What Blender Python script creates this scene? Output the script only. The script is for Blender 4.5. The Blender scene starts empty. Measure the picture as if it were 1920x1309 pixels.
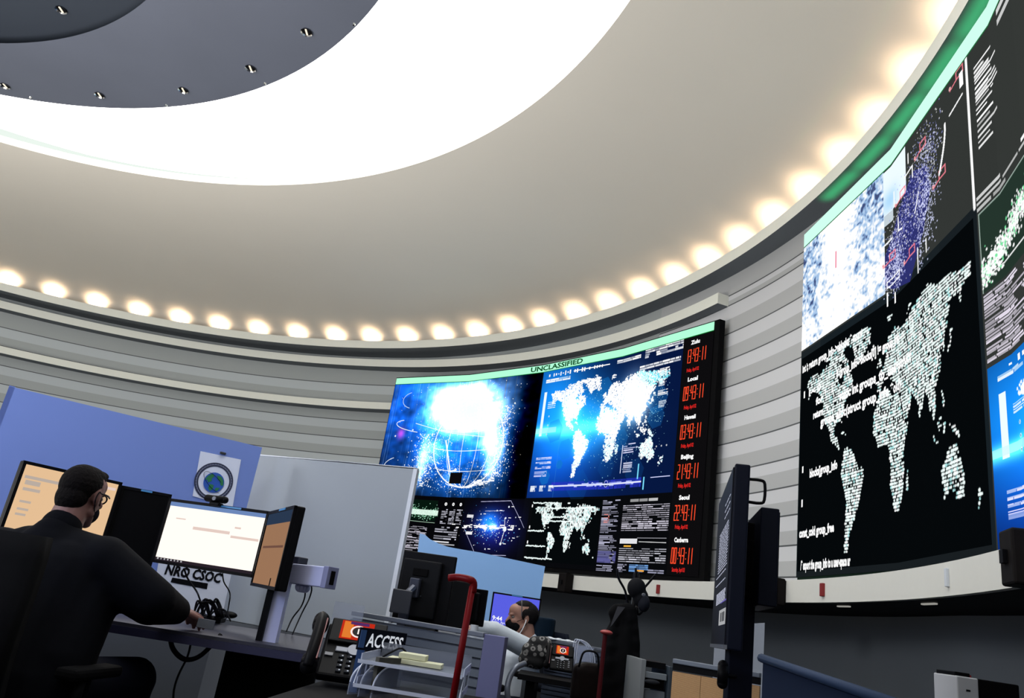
import bpy, bmesh, math, random
import numpy as np
from mathutils import Vector, Matrix
random.seed(7); RNG = np.random.default_rng(7)
SC = bpy.context.scene; COL = SC.collection
SC.view_settings.view_transform = 'Standard'
SC.view_settings.look = 'None'
PI = math.pi; rad = math.radians
EYE = 1.0                       # camera height above the floor
CX, CY = -7.07, 6.37            # centre of the round room
# ------------------------------------------------------------------ camera
F_PX = 1436.0
_v = Vector((1600-960, 654.5+3455, -F_PX)).normalized()
_f = Vector((0, 0, -1)); _f = (_f-_f.dot(_v)*_v).normalized()
_r = _f.cross(_v)
ROT = Matrix((_r, _f, _v))      # rows are the world axes seen from the camera
cam = bpy.data.cameras.new('camera'); cam.sensor_width = 36; cam.lens = F_PX/1920*36
cam.clip_start = 0.02; cam.clip_end = 200
camo = bpy.data.objects.new('camera', cam); COL.objects.link(camo)
camo.matrix_world = Matrix.Translation((0, 0, EYE)) @ ROT.to_4x4()
SC.camera = camo
def P(px, py, Y):
    """surveyed spot: where the line of sight through a photo point is Y metres ahead"""
    d = ROT @ Vector((px-960, 654.5-py, -F_PX)); s = Y/d.y
    return Vector((d.x*s, Y, d.z*s+EYE))
def PX(px, py, X):
    d = ROT @ Vector((px-960, 654.5-py, -F_PX)); s = X/d.x
    return Vector((X, d.y*s, d.z*s+EYE))
# ------------------------------------------------------------------ materials
def lin(c):
    c = [x/255 for x in c]
    return [x/12.92 if x <= .04045 else ((x+.055)/1.055)**2.4 for x in c]
MATS = {}
def mat(name, c, rough=.6, metal=0, emit=0, noise=0, nscale=20, alpha=1, trans=0, bump=0, ec=None, spec=.5):
    if name in MATS: return MATS[name]
    if sum(c) < 130: spec = min(spec, .08)
    m = bpy.data.materials.new(name); m.use_nodes = True; nt = m.node_tree
    b = nt.nodes['Principled BSDF']; L = lin(c)
    b.inputs['Base Color'].default_value = (*L, 1)
    b.inputs['Roughness'].default_value = rough; b.inputs['Metallic'].default_value = metal
    b.inputs['Specular IOR Level'].default_value = spec
    if emit:
        b.inputs['Emission Color'].default_value = (*lin(ec or c), 1); b.inputs['Emission Strength'].default_value = emit
    if alpha < 1: b.inputs['Alpha'].default_value = alpha
    if trans: b.inputs['Transmission Weight'].default_value = trans
    if noise or bump:
        tc = nt.nodes.new('ShaderNodeTexCoord'); n = nt.nodes.new('ShaderNodeTexNoise')
        n.inputs['Scale'].default_value = nscale; n.inputs['Detail'].default_value = 4
        nt.links.new(tc.outputs['Object'], n.inputs['Vector'])
        if noise:
            mr = nt.nodes.new('ShaderNodeMapRange'); mr.inputs[3].default_value = 1-noise; mr.inputs[4].default_value = 1+noise
            nt.links.new(n.outputs['Fac'], mr.inputs[0])
            mx = nt.nodes.new('ShaderNodeVectorMath'); mx.operation = 'SCALE'
            mx.inputs[0].default_value = L; nt.links.new(mr.outputs[0], mx.inputs['Scale'])
            nt.links.new(mx.outputs[0], b.inputs['Base Color'])
        if bump:
            bp = nt.nodes.new('ShaderNodeBump'); bp.inputs['Strength'].default_value = bump; bp.inputs['Distance'].default_value = .01
            nt.links.new(n.outputs['Fac'], bp.inputs['Height']); nt.links.new(bp.outputs[0], b.inputs['Normal'])
    MATS[name] = m; return m
def emis(name, c, s=1.0, sample=True):
    if name in MATS: return MATS[name]
    m = bpy.data.materials.new(name); m.use_nodes = True; nt = m.node_tree
    nt.nodes.clear(); o = nt.nodes.new('ShaderNodeOutputMaterial'); e = nt.nodes.new('ShaderNodeEmission')
    e.inputs[0].default_value = (*lin(c), 1); e.inputs[1].default_value = s
    nt.links.new(e.outputs[0], o.inputs[0])
    if not sample: m.cycles.emission_sampling = 'NONE'
    MATS[name] = m; return m
BLK = mat('black_plastic', (9, 9, 12), .5, noise=.1, spec=.22)
BLKM = mat('black_matte', (6, 6, 8), .85, noise=.1, spec=.1)
NAVYP = mat('navy_black_plastic', (13, 17, 30), .5, noise=.1, spec=.25)
DGREY = mat('dark_grey', (38, 40, 44), .6, noise=.08)
WHITEP = mat('white_plastic', (200, 205, 212), .45, noise=.03)
# ------------------------------------------------------------------ mesh helpers
def obj(name, bm, m, parent=None, smooth=False):
    me = bpy.data.meshes.new(name); bm.to_mesh(me); bm.free()
    return link(name, me, m, parent, smooth)
def link(name, me, m, parent=None, smooth=False):
    o = bpy.data.objects.new(name, me); COL.objects.link(o)
    for k in (m if isinstance(m, (list, tuple)) else [m]): me.materials.append(k)
    if smooth: me.polygons.foreach_set('use_smooth', [True]*len(me.polygons))
    if parent is not None:
        o.parent = parent; o.matrix_parent_inverse = Matrix.Identity(4)
        if parent.type == 'EMPTY': o.matrix_parent_inverse = Matrix.Translation(parent.location).inverted()
    return o
def thing(name, label, cat, loc=(0, 0, 0), group=None):
    o = bpy.data.objects.new(name, None); COL.objects.link(o); o.location = loc; o.empty_display_size = .1
    tag(o, label, cat, group); return o
def tag(o, label, cat, group=None, kind=None):
    o['label'] = label; o['category'] = cat
    if group: o['group'] = group
    if kind: o['kind'] = kind
    return o
def struct(o, label=None):
    o['kind'] = 'structure'
    if label: o['label'] = label; o['category'] = 'room'
    return o
def box(bm, c, s, M=None, bev=0):
    """box centred c, full size s, optional 4x4"""
    r = bmesh.ops.create_cube(bm, size=1)
    vs = r['verts']
    T = Matrix.Translation(c) @ Matrix.Diagonal((*s, 1))
    if M is not None: T = M @ T
    bmesh.ops.transform(bm, matrix=T, verts=vs)
    if bev:
        es = list({e for v in vs for e in v.link_edges})
        bmesh.ops.bevel(bm, geom=es, offset=bev, segments=2, affect='EDGES', profile=.5)
def cyl(bm, p, q, r1, r2=None, n=20, caps=True):
    p = Vector(p); q = Vector(q); d = q-p; r2 = r1 if r2 is None else r2
    M = Matrix.Translation((p+q)/2) @ d.to_track_quat('Z', 'Y').to_matrix().to_4x4()
    bmesh.ops.create_cone(bm, cap_ends=caps, segments=n, radius1=r1, radius2=r2, depth=d.length, matrix=M)
def ell(bm, c, r, M=None, u=20, v=12):
    T = Matrix.Translation(c) @ Matrix.Diagonal((*r, 1))
    if M is not None: T = M @ T
    bmesh.ops.create_uvsphere(bm, u_segments=u, v_segments=v, radius=1, matrix=T)
def cap(bm, p, q, r1, r2=None):
    r2 = r1 if r2 is None else r2
    ell(bm, p, (r1,)*3, u=16, v=10); ell(bm, q, (r2,)*3, u=16, v=10)
    if (Vector(q)-Vector(p)).length > 1e-4: cyl(bm, p, q, r1, r2, 16)
def tube(bm, pts, r, n=8, smooth=3, flat=None):
    pts = [Vector(p) for p in pts]
    if smooth > 1 and len(pts) > 2:
        out = []; E = [pts[0]*2-pts[1]]+pts+[pts[-1]*2-pts[-2]]
        for i in range(1, len(E)-2):
            a, b, c, d = E[i-1:i+3]
            for k in range(smooth):
                t = k/smooth
                out.append(.5*((2*b)+(c-a)*t+(2*a-5*b+4*c-d)*t*t+(3*b-a-3*c+d)*t**3))
        out.append(pts[-1]); pts = out
    rings = []; up = None
    for i, p in enumerate(pts):
        t = (pts[min(i+1, len(pts)-1)]-pts[max(i-1, 0)]).normalized()
        if up is None:
            up = Vector((0, 0, 1)) if abs(t.z) < .9 else Vector((1, 0, 0))
        s = t.cross(up).normalized(); up = s.cross(t).normalized()
        rr = r[i*len(r)//len(pts)] if isinstance(r, (list, tuple)) else r
        f = flat or (1, 1)
        rings.append([bm.verts.new(p+s*math.cos(2*PI*k/n)*rr*f[0]+up*math.sin(2*PI*k/n)*rr*f[1]) for k in range(n)])
    for a, b in zip(rings, rings[1:]):
        for k in range(n): bm.faces.new((a[k], a[(k+1) % n], b[(k+1) % n], b[k]))
    bm.faces.new(rings[0][::-1]); bm.faces.new(rings[-1])
def prism(bm, poly, z0, z1, M=None):
    """vertical prism from a ground polygon (x,y)"""
    a = [bm.verts.new((x, y, z0)) for x, y in poly]; b = [bm.verts.new((x, y, z1)) for x, y in poly]
    n = len(poly)
    fs = [bm.faces.new(a[::-1]), bm.faces.new(b)]
    for i in range(n): fs.append(bm.faces.new((a[i], a[(i+1) % n], b[(i+1) % n], b[i])))
    if M is not None: bmesh.ops.transform(bm, matrix=M, verts=a+b)
    bmesh.ops.recalc_face_normals(bm, faces=fs)
def panel(bm, A, B, z0, z1, th):
    """upright slab whose front bottom line runs A->B"""
    A = Vector((A[0], A[1])); B = Vector((B[0], B[1])); d = (B-A).normalized(); n = Vector((-d.y, d.x))*th
    prism(bm, [A, B, B+n, A+n], z0, z1)
def NB(): return bmesh.new()
def frame_at(o, x, z=None):
    """4x4 with origin o, x axis x, z up by default"""
    x = Vector(x).normalized(); z = Vector(z or (0, 0, 1)); y = z.cross(x).normalized(); z = x.cross(y)
    return Matrix(((x.x, y.x, z.x, o[0]), (x.y, y.y, z.y, o[1]), (x.z, y.z, z.z, o[2]), (0, 0, 0, 1)))
def fused(name, bm, m, parent=None, vox=.006, it=2):
    """union of overlapping shapes turned into one smooth skin"""
    me = bpy.data.meshes.new(name); bm.to_mesh(me); bm.free()
    o = bpy.data.objects.new(name, me); COL.objects.link(o)
    r = o.modifiers.new('r', 'REMESH'); r.mode = 'VOXEL'; r.voxel_size = vox; r.use_smooth_shade = True
    s = o.modifiers.new('s', 'SMOOTH'); s.iterations = it; s.factor = .5
    dg = bpy.context.evaluated_depsgraph_get(); dg.update()
    me2 = bpy.data.meshes.new_from_object(o.evaluated_get(dg)); me2.name = name
    bpy.data.objects.remove(o); bpy.data.meshes.remove(me)
    me2.materials.clear()
    return link(name, me2, m, parent, True)
def text_mesh(s, size, bold=0):
    cu = bpy.data.curves.new('t', 'FONT'); cu.body = s; cu.size = size; cu.offset = bold; cu.resolution_u = 2
    o = bpy.data.objects.new('t', cu); COL.objects.link(o)
    dg = bpy.context.evaluated_depsgraph_get(); dg.update()
    me = bpy.data.meshes.new_from_object(o.evaluated_get(dg)); bpy.data.objects.remove(o); bpy.data.curves.remove(cu)
    return me
def text(name, s, size, M, m, parent=None, align='l', bold=0, sx=1, shear=0, width=None):
    me = text_mesh(s, size, bold)
    xs = [v.co.x for v in me.vertices]; w = max(xs)-min(xs); x0 = min(xs)
    if width: sx = width/w
    off = 0 if align == 'l' else (w/2 if align == 'c' else w)
    for v in me.vertices:
        v.co = M @ Vector(((v.co.x-x0-off)*sx+shear*v.co.y, v.co.y, 0))
    me.materials.clear(); return link(name, me, m, parent)
# ------------------------------------------------------------------ round-room helpers
def rz(th, r, z, c=(CX, CY)): return (c[0]+r*math.cos(rad(th)), c[1]+r*math.sin(rad(th)), z)
def sweep(bm, prof, t0, t1, n, c=(CX, CY), closed=False, caps=False):
    rows = []
    for i in range(n+1):
        th = t0+(t1-t0)*i/n
        pr = prof(th) if callable(prof) else prof
        rows.append([bm.verts.new(rz(th, r, z+EYE, c)) for r, z in pr])
    k = len(rows[0]); fs = []
    for a, b in zip(rows, rows[1:]):
        for j in range(k if closed else k-1):
            fs.append(bm.faces.new((a[j], a[(j+1) % k], b[(j+1) % k], b[j])))
    if caps and closed: bm.faces.new(rows[0]); bm.faces.new(rows[-1][::-1])
    return fs
# profile heights below are measured from eye level, as surveyed
T0, T1 = -75, 150
# ---- wall planks
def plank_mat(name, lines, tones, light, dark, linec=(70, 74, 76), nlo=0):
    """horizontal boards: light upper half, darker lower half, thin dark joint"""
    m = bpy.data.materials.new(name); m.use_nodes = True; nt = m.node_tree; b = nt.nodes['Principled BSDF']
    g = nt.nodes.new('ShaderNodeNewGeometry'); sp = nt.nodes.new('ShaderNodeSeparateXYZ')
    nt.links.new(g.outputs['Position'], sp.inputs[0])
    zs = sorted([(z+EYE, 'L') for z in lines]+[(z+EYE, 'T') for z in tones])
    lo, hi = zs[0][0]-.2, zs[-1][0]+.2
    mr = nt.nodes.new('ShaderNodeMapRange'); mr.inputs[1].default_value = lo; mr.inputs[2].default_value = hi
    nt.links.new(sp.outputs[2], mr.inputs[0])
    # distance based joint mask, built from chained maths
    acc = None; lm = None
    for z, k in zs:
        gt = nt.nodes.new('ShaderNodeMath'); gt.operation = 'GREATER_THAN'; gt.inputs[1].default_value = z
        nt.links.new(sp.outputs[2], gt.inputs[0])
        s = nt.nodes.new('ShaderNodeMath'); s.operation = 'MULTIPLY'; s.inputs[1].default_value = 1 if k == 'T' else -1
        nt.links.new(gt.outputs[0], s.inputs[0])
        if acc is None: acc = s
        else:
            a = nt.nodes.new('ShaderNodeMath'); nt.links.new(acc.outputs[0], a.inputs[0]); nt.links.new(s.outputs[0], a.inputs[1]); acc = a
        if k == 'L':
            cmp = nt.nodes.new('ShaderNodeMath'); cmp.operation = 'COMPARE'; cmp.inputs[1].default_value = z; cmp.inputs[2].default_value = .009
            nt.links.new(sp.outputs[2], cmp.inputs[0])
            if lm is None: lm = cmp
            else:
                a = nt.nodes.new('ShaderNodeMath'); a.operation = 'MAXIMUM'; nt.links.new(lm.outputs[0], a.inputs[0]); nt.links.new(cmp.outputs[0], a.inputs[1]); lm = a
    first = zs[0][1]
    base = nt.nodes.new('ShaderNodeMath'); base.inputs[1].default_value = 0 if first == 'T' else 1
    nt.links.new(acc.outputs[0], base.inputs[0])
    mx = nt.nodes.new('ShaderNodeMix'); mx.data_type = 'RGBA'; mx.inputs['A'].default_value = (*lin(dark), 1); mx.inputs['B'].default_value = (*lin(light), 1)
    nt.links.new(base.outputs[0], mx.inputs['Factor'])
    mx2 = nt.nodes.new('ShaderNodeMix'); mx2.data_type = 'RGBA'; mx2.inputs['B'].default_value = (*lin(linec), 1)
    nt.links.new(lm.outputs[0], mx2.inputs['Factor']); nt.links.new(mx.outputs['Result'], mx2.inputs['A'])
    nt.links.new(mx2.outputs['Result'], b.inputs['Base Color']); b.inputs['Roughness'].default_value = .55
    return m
LR = [4.70, 4.545, 4.11, 3.715, 3.32, 2.92, 2.53, 2.15, 1.82, 1.495, 1.165, .83]
TR_ = [4.62, 4.33, 3.91, 3.52, 3.12, 2.72, 2.34, 2.01, 1.655, 1.325, 1.0]
LL = [4.35, 3.94, 3.52, 3.125, 2.74, 2.35, 1.96, 1.57, 1.18, .79]
TL_ = [4.14, 3.73, 3.32, 2.93, 2.545, 2.155, 1.765, 1.375, .985]
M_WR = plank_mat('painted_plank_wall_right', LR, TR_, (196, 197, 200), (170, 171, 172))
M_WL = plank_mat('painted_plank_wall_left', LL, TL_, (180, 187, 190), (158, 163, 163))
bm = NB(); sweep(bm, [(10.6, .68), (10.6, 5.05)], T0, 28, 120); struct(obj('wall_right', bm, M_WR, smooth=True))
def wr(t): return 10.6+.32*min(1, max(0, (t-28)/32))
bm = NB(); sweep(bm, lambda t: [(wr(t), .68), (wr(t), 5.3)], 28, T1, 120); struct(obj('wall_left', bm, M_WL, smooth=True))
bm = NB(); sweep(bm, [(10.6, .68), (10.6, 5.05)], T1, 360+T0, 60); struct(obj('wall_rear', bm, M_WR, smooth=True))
# ---- lower dark wall and soffit
M_LOW = mat('charcoal_lower_wall', (104, 110, 117), .75, noise=.06, nscale=1.5)
M_SOF = mat('dark_soffit', (22, 23, 25), .7, noise=.1)
def lowr(th): return 10.95 if th < 0 else (10.95+.8*min(1, th/25))
bm = NB(); sweep(bm, lambda t: [(lowr(t), -EYE), (lowr(t), .56)], T0, T1, 160); struct(obj('wall_lower', bm, M_LOW, smooth=True))
bm = NB(); sweep(bm, [(10.95, -EYE), (10.95, .56)], T1, 360+T0, 60); struct(obj('wall_lower_rear', bm, M_LOW, smooth=True))
bm = NB(); sweep(bm, [(10.08, .53), (12.0, .53)], T0, 360+T0, 180); struct(obj('trim_1', bm, M_SOF))
M_LEDGE = mat('cream_ledge_paint', (214, 213, 206), .5, noise=.02)
bm = NB(); sweep(bm, [(10.04, .50), (10.04, .70), (10.95, .70), (10.95, .67), (10.08, .67), (10.08, .50)], T0, 360+T0, 240, closed=True); struct(obj('trim_2', bm, M_LEDGE))
# ---- cove lip and shelf ledges
M_LIP = mat('cream_cove_paint', (226, 227, 217), .5, noise=.02)
bm = NB(); sweep(bm, [(10.32, 5.0), (10.32, 5.17), (10.36, 5.17), (10.36, 5.03), (10.98, 5.03), (10.98, 5.0)], T0, 360+T0, 300, closed=True)
M_UND = mat('painted_shade_underside', (92, 98, 104), .7, noise=.03)  # darker colour on the undersides stands in for their shade
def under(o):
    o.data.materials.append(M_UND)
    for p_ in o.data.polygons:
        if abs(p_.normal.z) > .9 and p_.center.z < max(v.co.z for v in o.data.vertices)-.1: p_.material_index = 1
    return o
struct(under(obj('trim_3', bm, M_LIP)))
def led2(t):
    k = min(1, max(0, (t-19.5)/50)); r = 10.42+.2*k; z = 4.54+.15*k
    z2 = z+.165
    return [(r, z), (r, z2), (10.93, z2), (10.93, z)]
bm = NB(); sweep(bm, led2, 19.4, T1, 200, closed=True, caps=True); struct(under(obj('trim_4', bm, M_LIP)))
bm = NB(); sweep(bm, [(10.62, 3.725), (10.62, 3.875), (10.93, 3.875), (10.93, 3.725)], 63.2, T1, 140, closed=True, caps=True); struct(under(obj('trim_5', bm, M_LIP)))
# ---- dome, eccentric oculus
OC = (-6.47, 4.07); OR = 7.4; OZ = 6.0
M_DOME = mat('dome_plaster', (208, 203, 193), .8, noise=.03, nscale=.6)
bm = NB(); rows = []; N = 300
PR = [(0, 0), (.004, .10), (.012, .22), (.035, .36), (.09, .50), (.2, .63), (.38, .77), (.6, .88), (.8, .95), (1, 1)]
for i in range(N):
    th = 360*i/N; a = Vector(rz(th, 10.72, 5.03+EYE)); b = Vector(rz(th, OR, OZ+EYE, OC)); row = []
    for s, h in PR: row.append(bm.verts.new((a.x+(b.x-a.x)*s, a.y+(b.y-a.y)*s, a.z+(b.z-a.z)*h)))
    rows.append(row)
for i in range(N):
    a, b = rows[i], rows[(i+1) % N]
    for j in range(len(a)-1): bm.faces.new((a[j], b[j], b[j+1], a[j+1]))
struct(obj('ceiling', bm, M_DOME, smooth=True))
def ring(bm, c0, r0, z0, c1, r1, z1, n=200):
    A = [bm.verts.new(rz(360*i/n, r0, z0+EYE, c0)) for i in range(n)]; B = [bm.verts.new(rz(360*i/n, r1, z1+EYE, c1)) for i in range(n)]
    for i in range(n): bm.faces.new((A[i], A[(i+1) % n], B[(i+1) % n], B[i]))
DC = (-8.08, 3.57); DR = 6.95; DZ = 6.5
M_GLOW = emis('skylight_glow', (255, 255, 252), 6.5)
M_GLOW2 = emis('skylight_side_glow', (240, 252, 243), .97)
bm = NB(); ring(bm, DC, 5.9, 7.25, OC, 9.6, 7.25); struct(obj('ceiling_recess', bm, M_GLOW))
bm = NB(); ring(bm, OC, OR, OZ+.12, OC, OR, OZ); struct(obj('ceiling_opening_edge', bm, M_DOME))
bm = NB(); ring(bm, OC, 9.6, 7.25, OC, OR+.35, OZ+.35); ring(bm, OC, OR+.35, OZ+.35, OC, OR, OZ+.12); struct(obj('ceiling_recess_side', bm, M_GLOW2))
M_DISC = mat('dark_disc_plaster', (82, 87, 101), .8, noise=.12, nscale=.7)
IC = (-8.85, 3.87); IR = 5.41
bm = NB(); ring(bm, DC, DR, DZ, IC, IR, DZ); ring(bm, DC, DR, DZ+.05, DC, DR, DZ); ring(bm, DC, DR, DZ+.05, DC, 5.9, DZ+.5)
struct(obj('ceiling_disc', bm, M_DISC, smooth=False))
M_INN = mat('inner_disc_blue_grey', (34, 42, 54), .8, noise=.05, nscale=1)
bm = NB(); ring(bm, IC, IR+.25, DZ+.14, IC, .01, DZ+.14); ring(bm, IC, IR+.25, DZ, IC, IR+.25, DZ+.14); struct(obj('ceiling_inner_disc', bm, M_INN))
bm = NB(); ring(bm, IC, 5.0, DZ+1.0, IC, 11.5, DZ+1.0); struct(obj('ceiling_roof', bm, WHITEP))
# floor
bm = NB(); ring(bm, (CX, CY), 12.2, -EYE, (CX, CY), .01, -EYE); struct(obj('floor', bm, mat('dark_carpet', (30, 31, 34), .95, noise=.25, nscale=60)))
# recessed downlights in the disc
M_CHR = mat('downlight_reflector', (200, 200, 200), .15, 1)
DL = [((115, 17), 'small round downlight in the inner dark blue disc', .14), ((575, 59), 'round downlight nearest the skylight on the upper right of the grey ceiling disc', 0), ((470, 127), 'second round downlight from the right on the grey ceiling disc', 0),
      ((344, 168), 'round downlight on the grey ceiling disc above its lowest curve', 0), ((187, 177), 'second round downlight from the left on the grey ceiling disc', 0), ((10, 160), 'leftmost round downlight on the grey ceiling disc', 0)]
def on_plane(px, py, h):
    d = ROT @ Vector((px-960, 654.5-py, -F_PX)); s = h/d.z; return Vector((d.x*s, d.y*s, h+EYE))
for (p, lab, dz) in DL:
    c = on_plane(*p, DZ+dz); t = thing('recessed_downlight', lab, 'downlight', c, 'recessed downlights in the ceiling disc')
    b1 = NB(); bmesh.ops.create_cone(b1, cap_ends=False, segments=24, radius1=.075, radius2=.06, depth=.02, matrix=Matrix.Translation(c-Vector((0, 0, .012)))); obj('trim_ring', b1, M_CHR, t)
    b1 = NB(); cyl(b1, c-Vector((0, 0, .002)), c-Vector((0, 0, .006)), .062); obj('baffle', b1, BLKM, t)
    b1 = NB(); box(b1, c-Vector((0, 0, .012)), (.02, .1, .01)); obj('lamp', b1, emis('downlight_lamp', (255, 240, 215), 1.2), t)
for p, w in (((57, 182), 'leftmost'), ((312, 197), 'middle'), ((497, 156), 'third'), ((664, 45), 'upper right')):
    c = on_plane(*p, DZ); b1 = NB(); cyl(b1, c, c-Vector((0, 0, .02)), .022, .014, 12)
    tag(obj('sprinkler_head', b1, M_CHR), w+' tiny chrome sprinkler head at the rim of the grey ceiling disc', 'sprinkler', 'sprinkler heads along the disc rim')
# ------------------------------------------------------------------ cove uplights
LAMPS = [113.2, 108.3, 103.4, 98.4, 93.4, 88.4, 83.3, 78.1, 72.9, 68, 63, 58, 53.1, 48.4, 43.9, 39.3, 34.8, 30.3, 25.9, 21.7, 17.6, 13.5, 9.4, 5.4, 1.6, -2.4, -6.5, -10.6, -14.8, -19]
for th in LAMPS+[118.2, 123.2, 128.2]:
    L = bpy.data.lights.new('cove_uplight', 'SPOT'); L.energy = 20; L.color = (1, .72, .45); L.shadow_soft_size = .03
    L.spot_size = rad(120); L.spot_blend = 1
    o = bpy.data.objects.new('cove_uplight', L); COL.objects.link(o)
    a = Vector(rz(th, 10.58, 5.09+EYE)); o.location = a
    tgt = Vector(rz(th, 10.62, 5.9+EYE)); o.rotation_euler = (tgt-a).to_track_quat('-Z', 'Y').to_euler()
    L = bpy.data.lights.new('cove_uplight_beam', 'SPOT'); L.energy = 17; L.color = (1, .70, .48); L.shadow_soft_size = .04
    L.spot_size = rad(112); L.spot_blend = 1
    o = bpy.data.objects.new('cove_uplight_beam', L); COL.objects.link(o); a = Vector(rz(th, 10.42, 5.12+EYE)); o.location = a
    tgt = Vector(rz(th, 10.66, 5.62+EYE)); o.rotation_euler = (tgt-a).to_track_quat('-Z', 'Y').to_euler()
# ------------------------------------------------------------------ video-wall pictures, drawn cell by cell
def facets(ths, rs): return [Vector(rz(t, r, 0)[:2]) for t, r in zip(ths, rs)]
class Canvas:
    def __init__(s, W, H, aspect, c=(8, 9, 11)):
        s.W, s.H, s.asp = W, H, aspect; s.a = np.zeros((H, W, 3)); s.a[:] = c
        s.U, s.V = np.meshgrid((np.arange(W)+.5)/W, (np.arange(H)+.5)/H)
    def win(s, u0, v0, u1, v1):
        return (slice(max(0, int(v0*s.H)), max(0, int(round(v1*s.H)))), slice(max(0, int(u0*s.W)), max(0, int(round(u1*s.W)))))
    def rect(s, u0, v0, u1, v1, c, k=1):
        w = s.win(u0, v0, max(u1, u0+1/s.W), max(v1, v0+1/s.H)); s.a[w] = s.a[w]*(1-k)+np.array(c)*k
    def glow(s, u, v, su, sv, c, box_=None, p=2):
        g = np.exp(-(np.abs((s.U-u)/su)**p+np.abs((s.V-v)/sv)**p))[..., None]
        if box_: m = np.zeros((s.H, s.W, 1)); m[s.win(*box_)] = 1; g = g*m
        s.a += g*np.array(c)
    def dot(s, u, v, r, c, k=1):
        """r in rows"""
        x, y = u*s.W, v*s.H; R = int(r*s.rx)+2
        x0, x1, y0, y1 = max(0, int(x-R)), min(s.W, int(x+R)+1), max(0, int(y-R)), min(s.H, int(y+R)+1)
        if x1 <= x0 or y1 <= y0: return
        X, Y = np.meshgrid(np.arange(x0, x1)+.5-x, np.arange(y0, y1)+.5-y)
        m = np.clip(r+.5-np.sqrt((X/s.rx)**2+Y**2), 0, 1)[..., None]*k
        s.a[y0:y1, x0:x1] = s.a[y0:y1, x0:x1]*(1-m)+np.array(c)*m
    rx = 1.0
    def line(s, pts, w, c, k=1):
        for (u0, v0), (u1, v1) in zip(pts, pts[1:]):
            n = int(max(abs(u1-u0)*s.W, abs(v1-v0)*s.H)*1.3)+1
            for i in range(n+1): s.dot(u0+(u1-u0)*i/n, v0+(v1-v0)*i/n, w, c, k)
    def poly(s, pts, c, k=1):
        m = inpoly(s.U, s.V, pts)[..., None]*k; s.a[:] = s.a*(1-m)+np.array(c)*m
    def dashes(s, u0, v0, u1, v1, rows, c, fill=.8, seg=(.01, .05), th=.45, ragged=False, gaps=()):
        """block of tiny unreadable text rows"""
        dv = (v1-v0)/rows
        for i in range(rows):
            v = v1-(i+.5)*dv; u = u0; end = u0+(u1-u0)*(RNG.uniform(.45, 1) if ragged else 1)
            while u < end:
                L = RNG.uniform(*seg)*(u1-u0)/(.5); e = min(u+L, end)
                if RNG.random() < fill and not any(a < (u-u0)/(u1-u0) < b for a, b in gaps):
                    s.rect(u, v-dv*th/2, e, v+dv*th/2, c, RNG.uniform(.55, 1))
                u = e+RNG.uniform(.1, .35)*seg[0]*(u1-u0)*2
    def mesh(s, name, surf, strength, parent, off):
        """one quad per picture cell on the faceted surface"""
        W, H = s.W, s.H
        us = np.linspace(0, 1, W+1); g = np.array([surf(u, 0, off) for u in us]); h = np.array([surf(u, 1, off) for u in us])
        t = np.linspace(0, 1, H+1)[:, None, None]; co = g[None]*(1-t)+h[None]*t
        ii = np.arange(H)[:, None]*(W+1)+np.arange(W)[None]
        q = np.stack([ii, ii+1, ii+W+2, ii+W+1], -1).reshape(-1, 4)
        me = bpy.data.meshes.new(name); me.vertices.add(co.size//3); me.vertices.foreach_set('co', co.ravel())
        me.loops.add(q.size); me.loops.foreach_set('vertex_index', q.ravel().astype(np.int32))
        me.polygons.add(len(q)); me.polygons.foreach_set('loop_start', np.arange(0, q.size, 4, dtype=np.int32)); me.update()
        at = me.attributes.new('pixel', 'FLOAT_COLOR', 'FACE')
        a = np.clip(s.a, 0, 255)/255; a = np.where(a <= .04045, a/12.92, ((a+.055)/1.055)**2.4)
        at.data.foreach_set('color', np.concatenate([a, np.ones((H, W, 1))], -1).ravel().astype(np.float32))
        m = bpy.data.materials.new(name+'_picture'); m.use_nodes = True; nt = m.node_tree; nt.nodes.clear()
        o = nt.nodes.new('ShaderNodeOutputMaterial'); e = nt.nodes.new('ShaderNodeEmission'); an = nt.nodes.new('ShaderNodeAttribute')
        an.attribute_name = 'pixel'; nt.links.new(an.outputs['Color'], e.inputs[0]); e.inputs[1].default_value = strength
        nt.links.new(e.outputs[0], o.inputs[0]); m.cycles.emission_sampling = 'NONE'
        return link(name, me, m, parent)
def inpoly(X, Y, pts):
    r = np.zeros(X.shape, bool); n = len(pts)
    for i in range(n):
        (x0, y0), (x1, y1) = pts[i], pts[(i+1) % n]
        if y0 == y1: continue
        c = (Y > min(y0, y1)) & (Y <= max(y0, y1)) & (X < (Y-y0)*(x1-x0)/(y1-y0)+x0); r ^= c
    return r
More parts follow.
